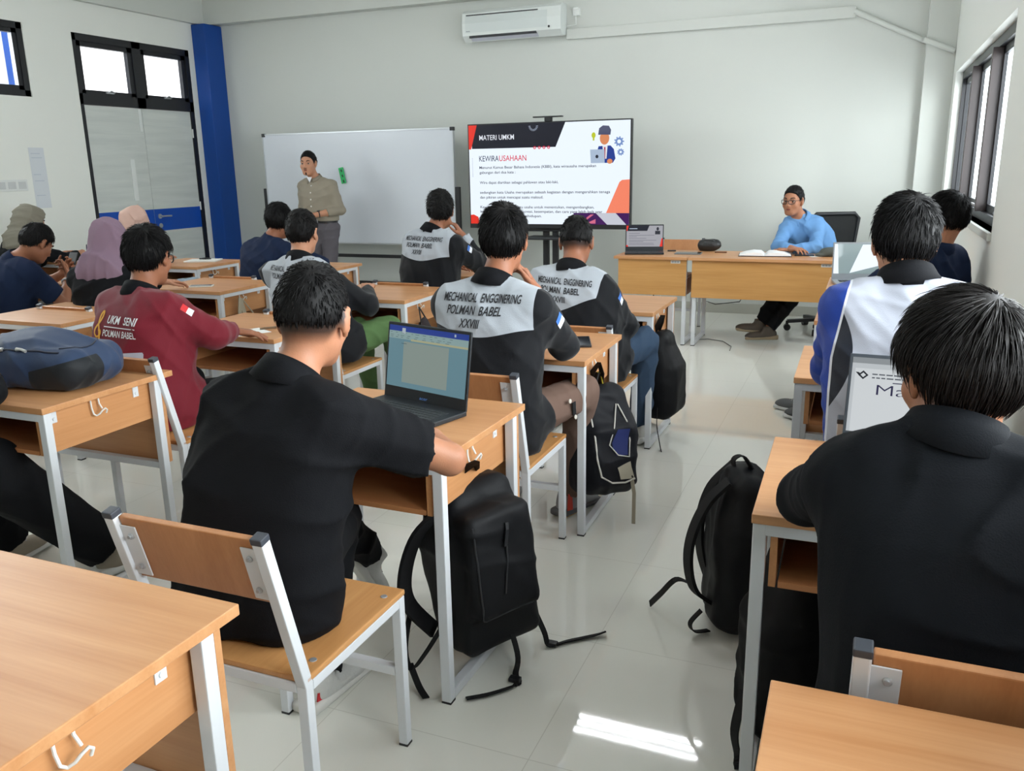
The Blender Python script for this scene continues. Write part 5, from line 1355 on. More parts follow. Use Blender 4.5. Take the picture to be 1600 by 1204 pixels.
# navy backpack lying on a desk
NAVY = mat('navy_polyester', (46, 62, 90), .55, .4, bump=(360, .12), var=(14, .12))
nb_c = np.array([-2.80, 2.20, .845]); 
def navy_pack():
    Rm = np.stack([unit(V3(-.15, 1, 0)), V3(0, 0, 1), unit(V3(1, .15, 0))], 1)  # width ~y, front up, top towards +x
    def L(x, y, z): return nb_c+Rm@V3(x, y, z)
    t = thing('backpack', 'navy blue backpack lying flat on the desk at the left edge', 'backpack', tuple(nb_c))
    it = [(Rbox(L(0, -.025, 0), (.155, .07, .23), Rm, .05), 0), (Ell(L(0, -.02, .16), (.14, .06, .11), Rm), .06), (Ell(L(.01, .03, -.02), (.125, .075, .19), Rm), .05)]
    V, F = sdf_mesh(it, .007, folds(31, .006, .9), [(Plane((0, 0, .752), (0, 0, -1)), 0, 1)]); V = relax(V, F, 1, .4)
    att = (V-nb_c)@Rm
    zone = np.minimum(np.minimum(att[:, 2]-.06, -.01-att[:, 1]+.25*(att[:, 2]-.1)), -att[:, 0]-.02)
    np_mesh('body', V-nb_c, F, zone_mat('navy_polyester_panels', (44, 60, 88), [('side_panel', (28, 31, 35))], .55, (360, .12), .1), t, attrs={'side_panel': zone})
    SIL = mat('silver_zip', (196, 196, 192), .3, .6, .7)
    bvh = BVHTree.FromPolygons([Vector(v) for v in V], [tuple(int(i) for i in f) for f in F])
    def on(x, z, o=.003):
        h = bvh.ray_cast(Vector(L(x, .5, z)), Vector(Rm@V3(0, -1, 0)))[0]
        return (np.array(h) if h else L(x, 0, z))+Rm@V3(0, 1, 0)*o-nb_c
    mb = MB(); mb.tube([on(-.128+.06*max(0, z-.08), z, .001) for z in np.linspace(-.2, .17, 16)], .004, 6); mb.build('pocket_zip', mat('zip_navy', (16, 24, 44), .5), t, True)
    mb = MB(); mb.tube([on(.09*math.cos(a)-.01, .155+.05*math.sin(a), .001) for a in np.linspace(PI, 0, 12)], .003, 6); mb.build('seam', mat('zip_navy', (16, 24, 44), .5), t, True)
    for z0, z1 in ((-.06, -.105), (.0, .045)):
        mb = MB(); mb.tube([on(-.128, z0, .006), on(-.132, (z0+z1)/2, .010), on(-.136, z1, .008)], .0065, 8, taper=[1.2, .8, .9]); mb.build('zip_pull', SIL, t, True)
    P, T = [], []
    for z in np.linspace(-.07, .02, 7):
        b = len(P); P += [on(.055, z, .0015), on(.055, z+.010, .0015), on(.062, z+.010, .0015), on(.062, z, .0015)]; T += [(b, b+1, b+2), (b, b+2, b+3)]
    np_mesh('faint_emblem', P, T, mat('emblem_grey', (122, 138, 158), .6), t, smooth=False)
navy_pack()
# small bags on the other hooks
def small_bag(label, c, hook, hx, hz, m, strapm, loops, seed):
    c = np.asarray(c, float); t = thing('hand_bag', label, 'bag', tuple(c))
    V, F = sdf_mesh([(Ell(c+V3(0, 0, -hz*.25), (hx*.45, hx, hz*.75)), 0), (Ell(c+V3(0, 0, hz*.4), (hx*.3, hx*.6, hz*.6)), .04)], .007, folds(seed, .008, 1.6)); V = relax(V, F, 1, .4)
    np_mesh('body', V-c, F, m, t)
    h = np.asarray(hook, float)
    for s_ in (-1, 1):
        mb = MB(); mb.tube([h-c+V3(0, 0, .003), (h+c)/2-c+V3(.008, s_*loops, .02), V3(0, s_*hx*.5, hz*.6)], .0045, 6); mb.build('handle', strapm, t, True)
    return t
small_bag('dark crumpled pouch hanging under the desk with the grey phone', (-2.475, 4.56, .50), (-2.487, 4.52, .68), .09, .12, mat('pouch_plum', (42, 34, 38), .8), BLACKP, .03, 41)
small_bag('black bag with stiff handles hanging by the desk of the navy sleeve', (-3.82, 5.70, .47), (-3.837, 5.66, .68), .11, .12, mat('bag_black', (24, 24, 26), .7), BLACKP, .06, 42)
small_bag('dark bag with green handles hanging between the backpack and the maroon jacket', (-3.82, 3.36, .46), (-3.837, 3.32, .68), .12, .15, mat('bag_charcoal', (30, 34, 36), .7), mat('handle_green', (24, 120, 70), .5), .05, 43)
t = thing('tote_strings', 'beige tote strings hanging from the hook of the desk with the white phone', 'tote bag', (-3.82, 4.53, .45)); o = V3(-3.82, 4.53, .45)
BEI = mat('beige_canvas', (176, 166, 146), .85, bump=(300, .2))
small = [[(-3.837, 4.52, .68), (-3.825, 4.49, .60), (-3.82, 4.48, .45)], [(-3.837, 4.52, .68), (-3.822, 4.53, .58), (-3.82, 4.53, .45)], [(-3.837, 4.53, .68), (-3.815, 4.60, .58), (-3.81, 4.66, .45)]]
for i, p in enumerate(small):
    mb = MB(); mb.strip([np.array(q)-o for q in p], .035 if i < 2 else .008, .004, (0, 1, 0)); mb.build('strap', BEI, t)
V, F = sdf_mesh([(Rbox((-3.82, 4.56, .34), (.03, .13, .13), None, .025), 0)], .008, folds(77, .006)); np_mesh('body', V-o, F, BEI, t)

# ------------------------------------------------------------------ people
def cloth(n, c, rough=.85, b=(340, .14), sheen=0): return mat('cloth_'+n, c, rough, .18, bump=b, sheen=sheen)
BLK = cloth('black', (13, 14, 18)); NAV = cloth('navy', (22, 34, 60)); 
SK1, SK2, SK3 = (168, 116, 88), (150, 98, 72), (186, 134, 106)
# mechanical jackets: grey yoke over a black body
def yoke(xt, yt, zt, V, sh, el): return {'yoke': np.minimum(np.minimum(zt+.172+.02*np.cos(xt*14), .200-np.abs(xt)), .08-zt)}
MECH = zone_mat('cloth_mechanic_jacket', (14, 16, 21), [('yoke', (168, 174, 182))], .75, (340, .14), .12)
INK = mat('jacket_print', (26, 27, 32), .7)
def mech_text(s=1.0, du=0.0):
    def f(root, org, VF, nb, rt, up_, fw):
        L1 = [('MECHANICAL  ENGGINERING', -.155*s+du, -.055*s, .31*s, .031*s, .14, .016), ('POLMAN  BABEL', -.135*s+du, -.100*s, .225*s, .031*s, .14, .016), ('XXVIII', -.070*s+du, -.146*s, .085*s, .031*s, .14, .016)]
        project_text(root, org, VF, L1, nb, rt, up_, fw, INK, 'back_print')
        # sleeve badge
    return f
def patch(root, info, k, w, h, m, name, m2=None):
    """small badge on the outer side of the upper arm"""
    a, b = info['sh'][k], info['el'][k]; mid = a*.62+b*.38; d = unit(b-a)
    V, F = info['VF']; bvh = BVHTree.FromPolygons([Vector(v) for v in V], [tuple(int(i) for i in f) for f in F])
    out = unit(np.cross(d, V3(0, 1, 0))*(1 if k == 'R' else -1)); 
    if out@(a-info['nb']) < 0: out = -out
    out = unit(out+V3(0, -.55, .15)); sd = unit(np.cross(d, out)); org = info['org']
    def q(u, v):
        o = mid+sd*u+d*v+out*.3; h_ = bvh.ray_cast(Vector(o), Vector(-out))
        return (np.array(h_[0]) if h_[0] else mid+sd*u+d*v+out*.06)+out*.003-org
    fl = Flat(lambda u, v: q(u, v))
    for i in range(4): fl.poly([(-w/2+w*i/4, -h/2), (-w/2+w*(i+1)/4, -h/2), (-w/2+w*(i+1)/4, h/2 if m2 is None else 0), (-w/2+w*i/4, h/2 if m2 is None else 0)])
    fl.build(name, m, root)
    if m2:
        fl = Flat(lambda u, v: q(u, v))
        for i in range(4): fl.poly([(-w/2+w*i/4, 0), (-w/2+w*(i+1)/4, 0), (-w/2+w*(i+1)/4, h/2), (-w/2+w*i/4, h/2)])
        fl.build(name, m2, root)
PBLUE = mat('badge_blue', (60, 110, 190), .6); PWHITE = mat('badge_white', (226, 228, 232), .6); PRED = mat('badge_red', (206, 40, 46), .6)

# 1 black polo at the laptop
def red_side(so, org, L, Rf):
    for sx in (-1, 1):
        mb = MB(); mb.prism([(-.055, -.045), (.02, -.052), (.03, -.036), (-.05, -.020)], 0, .004, lambda u, v, h: L(sx*(.040+h-.010*abs(u)/.06), u, v)-org); mb.build('red_panel', mat('shoe_red', (186, 32, 40), .5), so)
person('person in a black polo shirt typing on the black laptop, nearest full back view', (-1.275, 1.47, .555), (-1.205, 1.67, 1.160), yaw=.12, hyaw=.30, hpitch=-.18, hroll=.05, nb=(-1.215, 1.565, 1.025), shoulders={'L': (-1.375, 1.555, .955), 'R': (-1.065, 1.545, .950)},
       arms={'R': dict(el=(-.90, 1.755, .812), w=(-1.095, 1.945, .812), dir=(-.55, .62, -.08), n=(.1, .1, 1), curl=.75), 'L': dict(el=(-1.52, 1.78, .83), w=(-1.40, 2.00, .82), dir=(.2, .9, -.05), n=(0, 0, 1), curl=.7)},
       feet={'L': (-1.50, 2.31, .21), 'R': (-1.365, 1.79, .085)}, knees={'R': (-1.35, 1.91, .53), 'L': (-1.47, 1.95, .53)}, footpitch={'L': (.20, .40, -.80), 'R': (.10, .95, 0)}, skin=SK1, top=BLK, sleeve='short', trousers=cloth('black_trousers', (13, 14, 17)), shoes=mat('shoe_light_grey', (186, 186, 182), .6, bump=(80, .3)), sole=(200, 198, 192),
       hair='fade', collar=BLK, res=.0058, girth=.95, seed=2, fold=.0045, loose=1.0, hem=.06, extra_shoes=red_side)
# 2 black jacket by the window side
person('person in a dark jacket at the right edge, seen from behind looking at a laptop', (.185, 1.46, .555), (.160, 1.56, 1.155), yaw=.0, hyaw=.45, hpitch=-.28, shoulders={'L': (-.005, 1.52, .955), 'R': (.345, 1.50, .965)}, nb=(.155, 1.50, 1.052),
       arms={'L': dict(el=(-.075, 1.765, .825), w=(.10, 1.955, .82), dir=(.6, .7, -.05), n=(0, 0, 1), curl=.6), 'R': dict(el=(.47, 1.77, .825), w=(.30, 1.97, .82), dir=(-.4, .8, -.05), n=(0, 0, 1), curl=.6)},
       feet={'L': (.06, 2.0, .085), 'R': (.30, 2.0, .085)}, skin=SK1, top=cloth('dark_jacket', (15, 18, 23), .85), trousers=cloth('black_trousers', (13, 14, 17)), shoes=BLACKP, hair='mop', hairm=HAIRB, collar=cloth('dark_jacket', (15, 18, 23), .85), res=.0058, girth=.98, seed=6, fold=.0045, loose=1.15, hem=.06)
# 3 white and blue jersey
def jersey(xt, yt, zt, V, sh, el):
    ax_ = np.abs(xt); line = ax_-(.150+.16*np.clip(-zt, 0, .22))  # raglan seam
    t_ = np.clip((-zt-.08)/.30, 0, 1)
    return {'blue': line, 'dark': np.minimum(line+.062*np.sin(PI*t_)-.004, -line), 'piping': line}
JER = zone_mat('cloth_jersey', (178, 182, 195), [('blue', (18, 60, 156)), ('dark', (20, 26, 40)), ('piping', (226, 230, 238), .0035)], .6, (300, .1), .1, .35)
person('person in a white and blue sports jersey with dark side inset, seen from behind', (.16, 2.66, .555), (.105, 2.82, 1.262), yaw=.0, hyaw=.12, hpitch=-.22, shoulders={'L': (-.055, 2.73, 1.07), 'R': (.31, 2.72, 1.07)}, nb=(.120, 2.755, 1.150),
       arms={'L': dict(el=(-.085, 2.93, .83), w=(.10, 3.10, .81), dir=(.6, .6, -.05), n=(0, 0, 1), curl=.5), 'R': dict(el=(.42, 2.95, .83), w=(.27, 3.13, .81), dir=(-.4, .8, 0), n=(0, 0, 1), curl=.5)},
       feet={'L': (.02, 3.15, .085), 'R': (.30, 3.15, .085)}, skin=SK3, top=JER, sleeve='rolled', trousers=cloth('dark_jeans', (34, 44, 58)), shoes=BLACKP, hair='thick', collar=cloth('collar_black', (15, 16, 20)), res=.007, girth=1.1, seed=8, loose=1.25, zones=jersey, hem=.12, hs=1.03)
# 4 navy beside the window
person('person in a navy shirt leaning by the window wall, turned to the left', (.30, 5.14, .555), (.375, 5.06, 1.20), yaw=.75, hyaw=.85, hpitch=-.15, nb=(.35, 5.03, 1.04), shoulders={'L': (.20, 4.93, .975), 'R': (.43, 5.16, .975)},
       arms={'L': dict(el=(.02, 5.02, .80), w=(-.02, 5.25, .76)), 'R': dict(el=(.30, 5.40, .82), w=(.10, 5.50, .81), curl=.5)}, feet={'L': (-.20, 5.12, .085), 'R': (-.28, 5.30, .085)}, knees={'L': (-.06, 5.20, .53), 'R': (-.02, 5.40, .53)},
       footpitch={'L': (-.9, .45, 0), 'R': (-.85, .5, 0)}, skin=SK1, top=NAV, trousers=cloth('blue_jeans', (48, 62, 82)), shoes=mat('shoe_dark_grey', (82, 84, 86), .7), sole=(206, 206, 204), hair='thick', collar=NAV, seed=11, girth=1.0, loose=1.1)
# 5 brown cargo trousers
def cargo_shoe(so, org, L, Rf):
    mb = MB(); mb.prism([(-.065, -.045), (-.03, -.05), (-.035, .03), (-.06, .03)], 0, .004, lambda u, v, h: L(.044+h, u, v)-org); mb.build('red_panel', mat('shoe_orange_red', (212, 66, 48), .5), so)
    mb = MB(); mb.box((-.04, -.08, -.004), (.044, .02, .004), .002); b = mb.build('yellow_wedge', mat('sole_yellow', (222, 164, 40), .5), so); b.matrix_local = Matrix([[*Rf[i], (L(0, 0, -.073)-org)[i]] for i in range(3)]+[[0, 0, 0, 1]])
r_, i_ = person('student in a grey-yoked mechanics jacket and brown cargo trousers, hand at the chin', (-1.285, 2.85, .555), (-1.265, 2.985, 1.232), yaw=.06, hyaw=.26, hpitch=-.10, nb=(-1.275, 2.90, 1.075), shoulders={'L': (-1.455, 2.88, 1.00), 'R': (-1.085, 2.87, 1.00)},
       arms={'R': dict(el=(-1.055, 3.07, .825), w=(-1.195, 3.12, 1.03), dir=(-.45, -.2, .85), n=(.75, .6, .2), curl=1.0), 'L': dict(el=(-1.52, 3.08, .83), w=(-1.32, 3.20, .81), dir=(.8, .4, 0), n=(0, 0, 1), curl=.5)},
       feet={'R': (-1.135, 3.36, .085), 'L': (-1.42, 3.35, .085)}, knees={'R': (-1.035, 3.24, .60), 'L': (-1.42, 3.28, .55)}, footpitch={'R': (.35, .93, 0)}, skin=SK2, top=MECH, zones=yoke, text=mech_text(1.0), trousers=cloth('brown_cargo', (112, 90, 80), .85), shoes=mat('shoe_mid_grey', (150, 150, 152), .6), sole=(96, 96, 98),
       extra_shoes=cargo_shoe, hair='thick', collar=cloth('collar_black', (15, 16, 20)), res=.007, girth=1.0, seed=13, loose=1.12, hem=.09, fold=.0028)
patch(r_, i_, 'R', .045, .05, PBLUE, 'sleeve_badge', PWHITE)
# pocket buttons and tab on the cargo trousers
kn_, hp = i_['kn']['R'], V3(-1.285, 2.85, .555)+V3(.09, 0, 0)
for f_ in (.52, .60):
    p = hp+(kn_-hp)*f_; mb = MB(); mb.lathe([(.009, 0), (.009, .003), (.004, .004)], p+V3(.088, -.01, (.03 if f_ < .55 else -.045))-i_['org'], 14, (.95, -.25, .1)); mb.build('pocket_button', mat('button_pale', (206, 200, 190), .5), r_, True)
p = hp+(kn_-hp)*.57; mb = MB(); mb.bar(p+V3(.090, -.01, .02)-i_['org'], p+V3(.090, .0, -.035)-i_['org'], .022, .004, (.9, -.3, 0)); mb.build('pocket_tab', BLACKP, r_)
# 6 blue jeans
def yoke_j(xt, yt, zt, V, sh, el): return yoke(xt, yt, zt, V, sh, el)
r_, i_ = person('student in a grey-yoked mechanics jacket and blue jeans, head bent to the right', (-1.285, 4.03, .555), (-1.365, 4.165, 1.122), yaw=-.05, hyaw=.22, hpitch=-.32, nb=(-1.36, 4.06, .985), shoulders={'L': (-1.525, 4.06, .915), 'R': (-1.19, 4.02, .90)},
       arms={'R': dict(el=(-1.10, 4.17, .70), w=(-1.20, 4.36, .80), curl=.5), 'L': dict(el=(-1.58, 4.22, .80), w=(-1.42, 4.42, .80), curl=.5)}, feet={'R': (-1.085, 4.44, .09), 'L': (-1.42, 4.50, .085)}, knees={'R': (-1.03, 4.30, .60), 'L': (-1.42, 4.45, .53)}, footpitch={'R': (.2, .95, 0)},
       skin=SK2, top=MECH, zones=yoke_j, text=mech_text(.95, .01), trousers=cloth('denim_blue', (54, 72, 94), .8), shoes=mat('shoe_offwhite', (206, 204, 198), .6), hair='fade_far', collar=cloth('collar_black', (15, 16, 20)), res=.0075, girth=1.1, seed=17, loose=1.2, hem=.07)
patch(r_, i_, 'R', .045, .05, PBLUE, 'sleeve_badge', PWHITE)
# 7 hand on the cheek
r_, i_ = person('curly-haired student in a mechanics jacket resting a cheek on the hand', (-2.77, 5.20, .57), (-2.715, 5.30, 1.215), yaw=.1, hyaw=.36, hpitch=-.08, nb=(-2.745, 5.22, 1.075), shoulders={'L': (-2.90, 5.22, 1.0), 'R': (-2.555, 5.18, .99)},
       arms={'R': dict(el=(-2.46, 5.40, .83), w=(-2.605, 5.40, 1.045), dir=(-.45, -.3, .85), n=(.8, .3, .2), curl=1.0), 'L': dict(el=(-2.95, 5.45, .83), w=(-2.80, 5.60, .81), curl=.5)}, skin=SK2, top=MECH, zones=yoke, text=mech_text(.95), trousers=cloth('black_trousers', (13, 14, 17)), shoes=BLACKP, hair='curly',
       collar=cloth('collar_black', (15, 16, 20)), seed=19, loose=1.2, hem=.09, girth=1.02)
patch(r_, i_, 'R', .04, .045, PBLUE, 'sleeve_badge', PWHITE)
# 8 green trousers
r_, i_ = person('student in a mechanics jacket and green trousers, head turned to the right', (-2.82, 3.98, .555), (-3.01, 4.13, 1.150), yaw=.05, hyaw=.22, hpitch=-.12, nb=(-2.99, 4.05, .995), shoulders={'L': (-3.195, 4.06, .915), 'R': (-2.80, 4.01, .905)},
       arms={'R': dict(el=(-2.62, 4.16, .745), w=(-2.74, 4.36, .80), curl=.5), 'L': dict(el=(-3.22, 4.28, .80), w=(-3.05, 4.45, .80), curl=.5)}, knees={'R': (-2.54, 4.26, .60), 'L': (-2.86, 4.40, .55)}, feet={'R': (-2.56, 4.50, .085), 'L': (-2.86, 4.55, .085)}, skin=SK3, top=MECH, zones=yoke, text=mech_text(1.0), trousers=cloth('green_cargo', (84, 112, 70), .85), shoes=BLACKP, hair='full',
       collar=cloth('collar_black', (15, 16, 20)), res=.0075, seed=23, loose=1.25, hem=.07, girth=1.05)
# 9 navy long sleeves
person('person in navy long sleeves with longer black hair, near the standing teacher', (-4.15, 5.18, .555), (-4.045, 5.27, 1.135), yaw=-.1, hyaw=.3, hpitch=-.25, nb=(-4.09, 5.18, .99), shoulders={'L': (-4.27, 5.20, .92), 'R': (-3.91, 5.15, .92)}, arms={'R': dict(el=(-3.80, 5.42, .81), w=(-3.90, 5.60, .80), dir=(-.6, .4, .1), n=(.1, .1, 1), curl=.6), 'L': dict(w=(-4.1, 5.62, .80))},
       skin=SK2, top=NAV, trousers=cloth('black_trousers', (13, 14, 17)), shoes=BLACKP, hair='long', seed=29, loose=1.15)
# 10 maroon jacket
def stripe(xt, yt, zt, V, sh, el): return {'stripe': np.minimum(np.minimum(.019-np.abs(zt+.275+.02*xt), .185-np.abs(xt)), -yt)}
MAR = zone_mat('cloth_maroon', (112, 26, 40), [('stripe', (176, 180, 192))], .7, (320, .16), .12)
def mar_text(root, org, VF, nb, rt, up_, fw):
    W = mat('print_white', (232, 232, 234), .6)
    project_text(root, org, VF, [('UKM  SENI', -.035, -.112, .175, .032, .18, .016), ('POLMAN BABEL', -.055, -.166, .185, .027, .18, .014), lambda f: f.poly([(-.050, -.129), (.135, -.129), (.135, -.125), (-.050, -.125)])], nb, rt, up_, fw, W, 'back_print')
    def clef(f):
        pts = [(.010, -.075), (.004, -.045), (-.004, -.020), (-.002, .005), (.008, .020), (.010, .005), (.000, -.018), (-.016, -.038), (-.018, -.056), (-.004, -.066), (.010, -.056), (.008, -.044), (-.003, -.042)]
        Q = []
        for i in range(len(pts)-1):
            p0, p1, p2, p3 = [np.array(pts[max(0, min(len(pts)-1, j))]) for j in (i-1, i, i+1, i+2)]
            for s_ in np.linspace(0, 1, 5, endpoint=False): Q.append(.5*((2*p1)+(p2-p0)*s_+(2*p0-5*p1+4*p2-p3)*s_**2+(-p0+3*p1-3*p2+p3)*s_**3))
        o_ = np.array([-.082, -.090]); k = 1.25
        for a, b in zip(Q, Q[1:]):
            t_ = unit(b-a); n_ = np.array([-t_[1], t_[0]])*.0035
            f.poly([tuple(o_+k*(a-n_)), tuple(o_+k*(b-n_)), tuple(o_+k*(b+n_)), tuple(o_+k*(a+n_))])
        f.disc(o_[0]+.008*k, o_[1]-.074*k, .008)
    project_text(root, org, VF, [clef], nb, rt, up_, fw, mat('print_gold', (222, 158, 40), .6), 'clef_print', .004)
r_, i_ = person('person in a maroon jacket with white lettering and a silver stripe on the back', (-2.80, 2.67, .555), (-2.875, 2.83, 1.148), yaw=.05, hyaw=.24, hpitch=-.18, nb=(-2.86, 2.745, .995), shoulders={'L': (-3.035, 2.75, .935), 'R': (-2.675, 2.71, .93)}, glasses=(24, 24, 28),
       arms={'R': dict(el=(-2.555, 2.82, .825), w=(-2.64, 3.03, .80), dir=(.55, .55, -.14), n=(.05, .1, 1), curl=.35, spread=1.6), 'L': dict(el=(-3.10, 3.0, .83), w=(-2.95, 3.18, .80), curl=.5)}, knees={'R': (-2.60, 3.02, .53), 'L': (-2.95, 3.06, .54)}, feet={'R': (-2.58, 2.98, .085), 'L': (-2.95, 3.12, .085)},
       skin=SK2, top=MAR, zones=stripe, text=mar_text, trousers=cloth('black_trousers', (13, 14, 17)), shoes=BLACKP, hair='thick', collar=cloth('collar_black', (15, 16, 20)), res=.0065, seed=31, fold=.003, loose=1.35, hem=.16, girth=1.05)
patch(r_, i_, 'R', .035, .05, PRED, 'flag_badge', PWHITE)
# 11-14 headscarves and navy boy
person('person in a mauve purple headscarf and black top, seen from behind', (-4.17, 3.78, .555), (-4.235, 3.88, 1.105), yaw=.25, hyaw=.45, hpitch=-.1, skin=SK3, top=BLK, trousers=cloth('black_trousers', (13, 14, 17)), shoes=BLACKP, hijab=cloth('mauve', (128, 106, 122), .85), seed=37, loose=1.0, girth=.98,
       nb=(-4.22, 3.80, .955), arms={'L': dict(w=(-4.2, 4.35, .80)), 'R': dict(w=(-4.15, 4.14, .66), pole=(0, -.4, -1))})
person('person in a pale pink headscarf near the double door, mostly hidden', (-5.34, 5.06, .555), (-5.30, 5.12, 1.115), yaw=-.2, hyaw=.5, skin=SK3, top=cloth('cream_top', (168, 160, 150)), trousers=cloth('light_denim', (148, 164, 178), .8), shoes=BLACKP, hijab=cloth('dusty_pink', (192, 160, 148), .85), seed=39,
       nb=(-5.31, 5.05, .965), knees={'R': (-5.06, 5.42, .60), 'L': (-5.35, 5.46, .55)}, feet={'R': (-5.1, 5.5, .085), 'L': (-5.36, 5.5, .085)}, arms={'R': dict(w=(-5.34, 5.36, .68)), 'L': dict(w=(-5.55, 5.55, .80))})
r_, i_ = person('boy in a navy shirt bent over a phone held in both hands', (-5.37, 3.96, .555), (-5.145, 4.11, 1.055), yaw=-.15, hyaw=-.12, hpitch=-.62, nb=(-5.25, 4.01, .945), shoulders={'L': (-5.42, 4.05, .875), 'R': (-5.09, 3.98, .875)}, arms={'R': dict(el=(-5.02, 4.14, .64), w=(-5.13, 4.30, .80), dir=(-.35, .25, .6), n=(.4, .7, .1), curl=1.1), 'L': dict(el=(-5.40, 4.25, .72), w=(-5.27, 4.38, .82), dir=(.4, .2, .5), n=(-.3, .8, .1), curl=1.1)},
       knees={'R': (-5.02, 4.36, .56), 'L': (-5.40, 4.42, .55)}, feet={'R': (-5.1, 4.5, .085), 'L': (-5.4, 4.5, .085)}, skin=SK2, top=NAV, sleeve='short', trousers=cloth('grey_trousers', (116, 114, 108), .85), shoes=BLACKP, hair='full', collar=NAV, face=True, seed=43, loose=1.15)
mb = MB(); p = i_['wr']['R']+(i_['el']['R']-i_['wr']['R'])*.15-i_['org']; d_ = unit(i_['wr']['R']-i_['el']['R']); x_ = unit(np.cross(d_, V3(0, 0, 1))); y_ = np.cross(x_, d_)
mb.tube([p+(x_*math.cos(a)+y_*math.sin(a))*.036 for a in np.linspace(0, 2*PI, 16, endpoint=False)], .006, 6, closed=True); mb.build('bracelet', PWHITE, r_, True)
ph = thing('phone', 'dark phone held by the boy in the navy shirt', 'phone', (-5.215, 4.42, .90), .1); mb = MB(); mb.box((-.035, -.005, -.07), (.035, .005, .07), .003, Matrix.Rotation(-.5, 4, 'X')); mb.build('body', BLACKP, ph)
r_, i_ = person('person in an olive grey headscarf and black top writing by the left wall', (-6.63, 5.06, .555), (-6.535, 5.20, 1.115), yaw=-.25, hyaw=-.58, hpitch=-.22, skin=SK3, top=BLK, trousers=cloth('black_trousers', (13, 14, 17)), shoes=BLACKP, hijab=cloth('olive_grey', (122, 118, 106), .85), face=True, seed=47,
       nb=(-6.57, 5.10, .97), arms={'R': dict(el=(-6.36, 5.32, .80), w=(-6.44, 5.53, .81), dir=(-.1, .8, .1), n=(.6, 0, .6), curl=.95, thumb=.4), 'L': dict(w=(-6.72, 5.55, .80))})
mb = MB(); mb.cyl((-6.46, 5.64, .765), (-6.40, 5.60, .895), .0045, 8); tag(mb.build('pen', mat('pen_blue', (34, 40, 80), .4), None, True), 'pen in the writing hand of the olive headscarf', 'pen')
# 15 standing teacher
SHB = cloth('khaki_shirt', (142, 134, 120), .75)
r_, i_ = person('standing teacher in a khaki button shirt and grey trousers before the whiteboard', (-5.40, 7.78, .90), (-5.475, 7.70, 1.565), yaw=PI+.12, hyaw=PI+.22, hpitch=-.03, face=True, beard=True, stand=True, tuck=True, nb=(-5.445, 7.755, 1.40), shoulders={'R': (-5.605, 7.77, 1.33), 'L': (-5.245, 7.76, 1.33)},
       arms={'L': dict(el=(-5.17, 7.78, 1.085), w=(-5.355, 7.60, 1.045), dir=(-.8, -.35, .05), n=(.1, -.3, 1), curl=.7), 'R': dict(el=(-5.655, 7.80, 1.08), w=(-5.53, 7.60, 1.05), dir=(.8, -.25, .0), n=(0, -.5, .8), curl=.8)}, feet={'L': (-5.30, 7.80, .085), 'R': (-5.50, 7.78, .085)},
       knees={'L': (-5.31, 7.74, .48), 'R': (-5.49, 7.72, .48)}, skin=SK3, top=SHB, sleeve='rolled', trousers=cloth('grey_slacks', (92, 88, 94), .8), shoes=BLACKP, hair='neat', collar=SHB, seed=53, fold=.003, watch='L', loose=.9, girth=.97, bulge=.0)
mb = MB(); q = [np.array([.165*math.cos(a)*1.02, .125*math.sin(a), .0]) for a in np.linspace(0, 2*PI, 28, endpoint=False)]
mb.strip([v+V3(0, 0, .975) for v in q]+[q[0]+V3(0, 0, .975)], .038, .006, (0, 0, 1)); mb.build('belt', mat('belt_black', (24, 24, 26), .4), r_, True)
mb = MB(); mb.box((-.025, -.137, .957), (.025, -.125, .993), .004); mb.build('belt_buckle', BOLT, r_)
mb = MB()
bv = BVHTree.FromPolygons([Vector(v) for v in i_['VF'][0]], [tuple(int(x) for x in f) for f in i_['VF'][1]])
for z in (1.34, 1.27, 1.20, 1.13):
    h = bv.ray_cast(Vector((-5.43, 7.2, z)), Vector((0, 1, 0)))[0]
    if h: mb.lathe([(.008, 0), (.008, .003), (.003, .004)], Vector(h)-Vector(i_['org']), 12, (0, -1, 0))
mb.build('buttons', mat('button_white', (214, 210, 204), .4), r_)
h = bv.ray_cast(Vector((-5.445, 7.2, 1.385)), Vector((0, 1, 0)))[0]
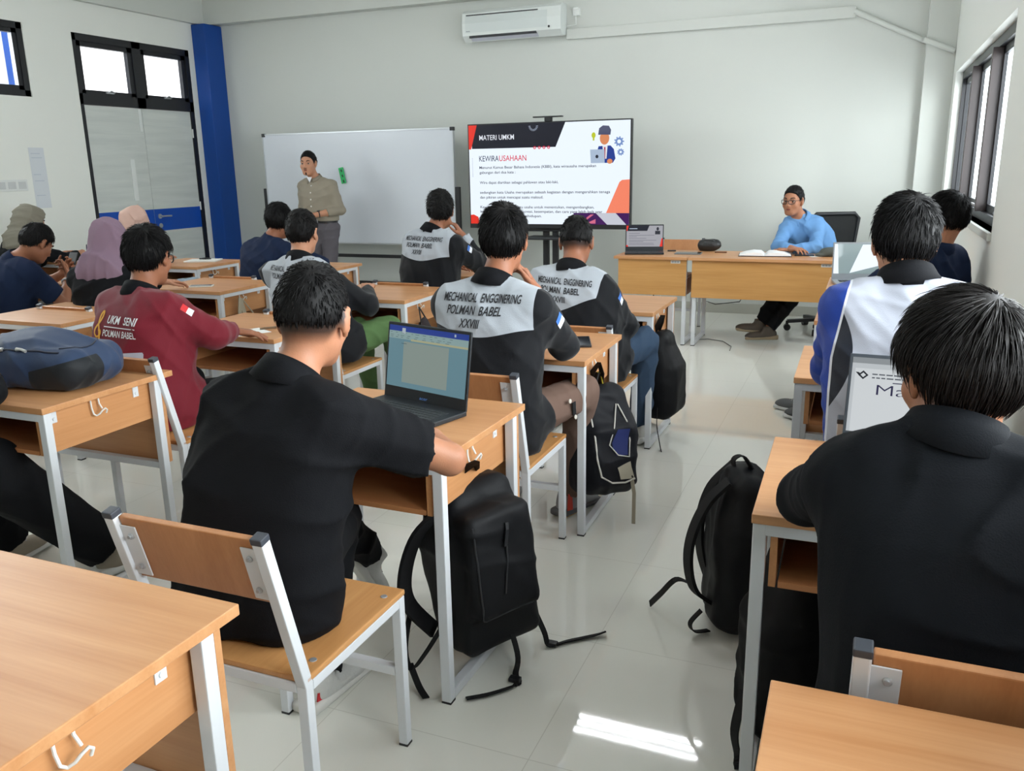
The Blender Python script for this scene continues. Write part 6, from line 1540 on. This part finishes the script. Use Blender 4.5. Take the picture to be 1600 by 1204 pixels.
mb = MB(); mb.prism([(-.03, .035), (.03, .035), (0, -.02)], -.005, .004, lambda u, v, h_: V3(-5.45+u, 7.665+h_, 1.395+v)-i_['org']); mb.build('undershirt', PWHITE, r_)
# 16 seated man in light blue
LB = cloth('light_blue', (104, 148, 196), .75)
r_, i_ = person('seated man in a light blue shirt and glasses behind the long teacher table', (-.33, 8.00, .585), (-.605, 7.76, 1.172), yaw=2.85, hyaw=2.80, hpitch=-.04, face=True, glasses=(44, 26, 22), nb=(-.545, 7.85, 1.025), shoulders={'R': (-.655, 7.80, .935), 'L': (-.385, 7.84, .945)},
       arms={'L': dict(el=(-.385, 7.60, .80), w=(-.58, 7.50, .79), dir=(-.9, -.2, 0), n=(0, 0, 1), curl=.5), 'R': dict(el=(-.70, 7.62, .80), w=(-.57, 7.47, .80), dir=(.6, -.6, 0), n=(0, 0, 1), curl=.5)},
       knees={'R': (-.55, 7.56, .55), 'L': (-.42, 7.54, .55)}, feet={'R': (-.80, 7.50, .15), 'L': (-.72, 7.46, .105)}, footpitch={'R': (-.9, -.25, .10), 'L': (-.93, -.05, -.05)}, skin=SK1, top=LB, trousers=cloth('black_trousers', (13, 14, 17)), shoes=mat('shoe_brown_grey', (84, 76, 68), .7, bump=(60, .3)), sole=(150, 134, 108), hair='neat', collar=LB, seed=59, fold=.0045, loose=.9, girth=.92, sitz=.49)
# 17 person cut off by the left edge
person('person in black cut off by the left edge, trouser leg showing', (-2.95, 1.44, .555), (-2.93, 1.58, 1.18), yaw=0, skin=SK2, top=BLK, trousers=cloth('black_trousers', (13, 14, 17)), shoes=mat('shoe_striped', (150, 140, 124), .7), hair='full', collar=BLK, seed=61, loose=1.3, pantw=1.55,
       arms={'R': dict(el=(-2.63, 1.825, .825), w=(-2.82, 1.98, .81), curl=.5), 'L': dict(w=(-3.1, 1.98, .81))}, shoulders={'R': (-2.74, 1.58, .98), 'L': (-3.13, 1.53, .97)}, knees={'R': (-2.74, 1.86, .53), 'L': (-3.05, 1.90, .54)}, feet={'R': (-2.60, 2.20, .09), 'L': (-3.05, 2.1, .085)})
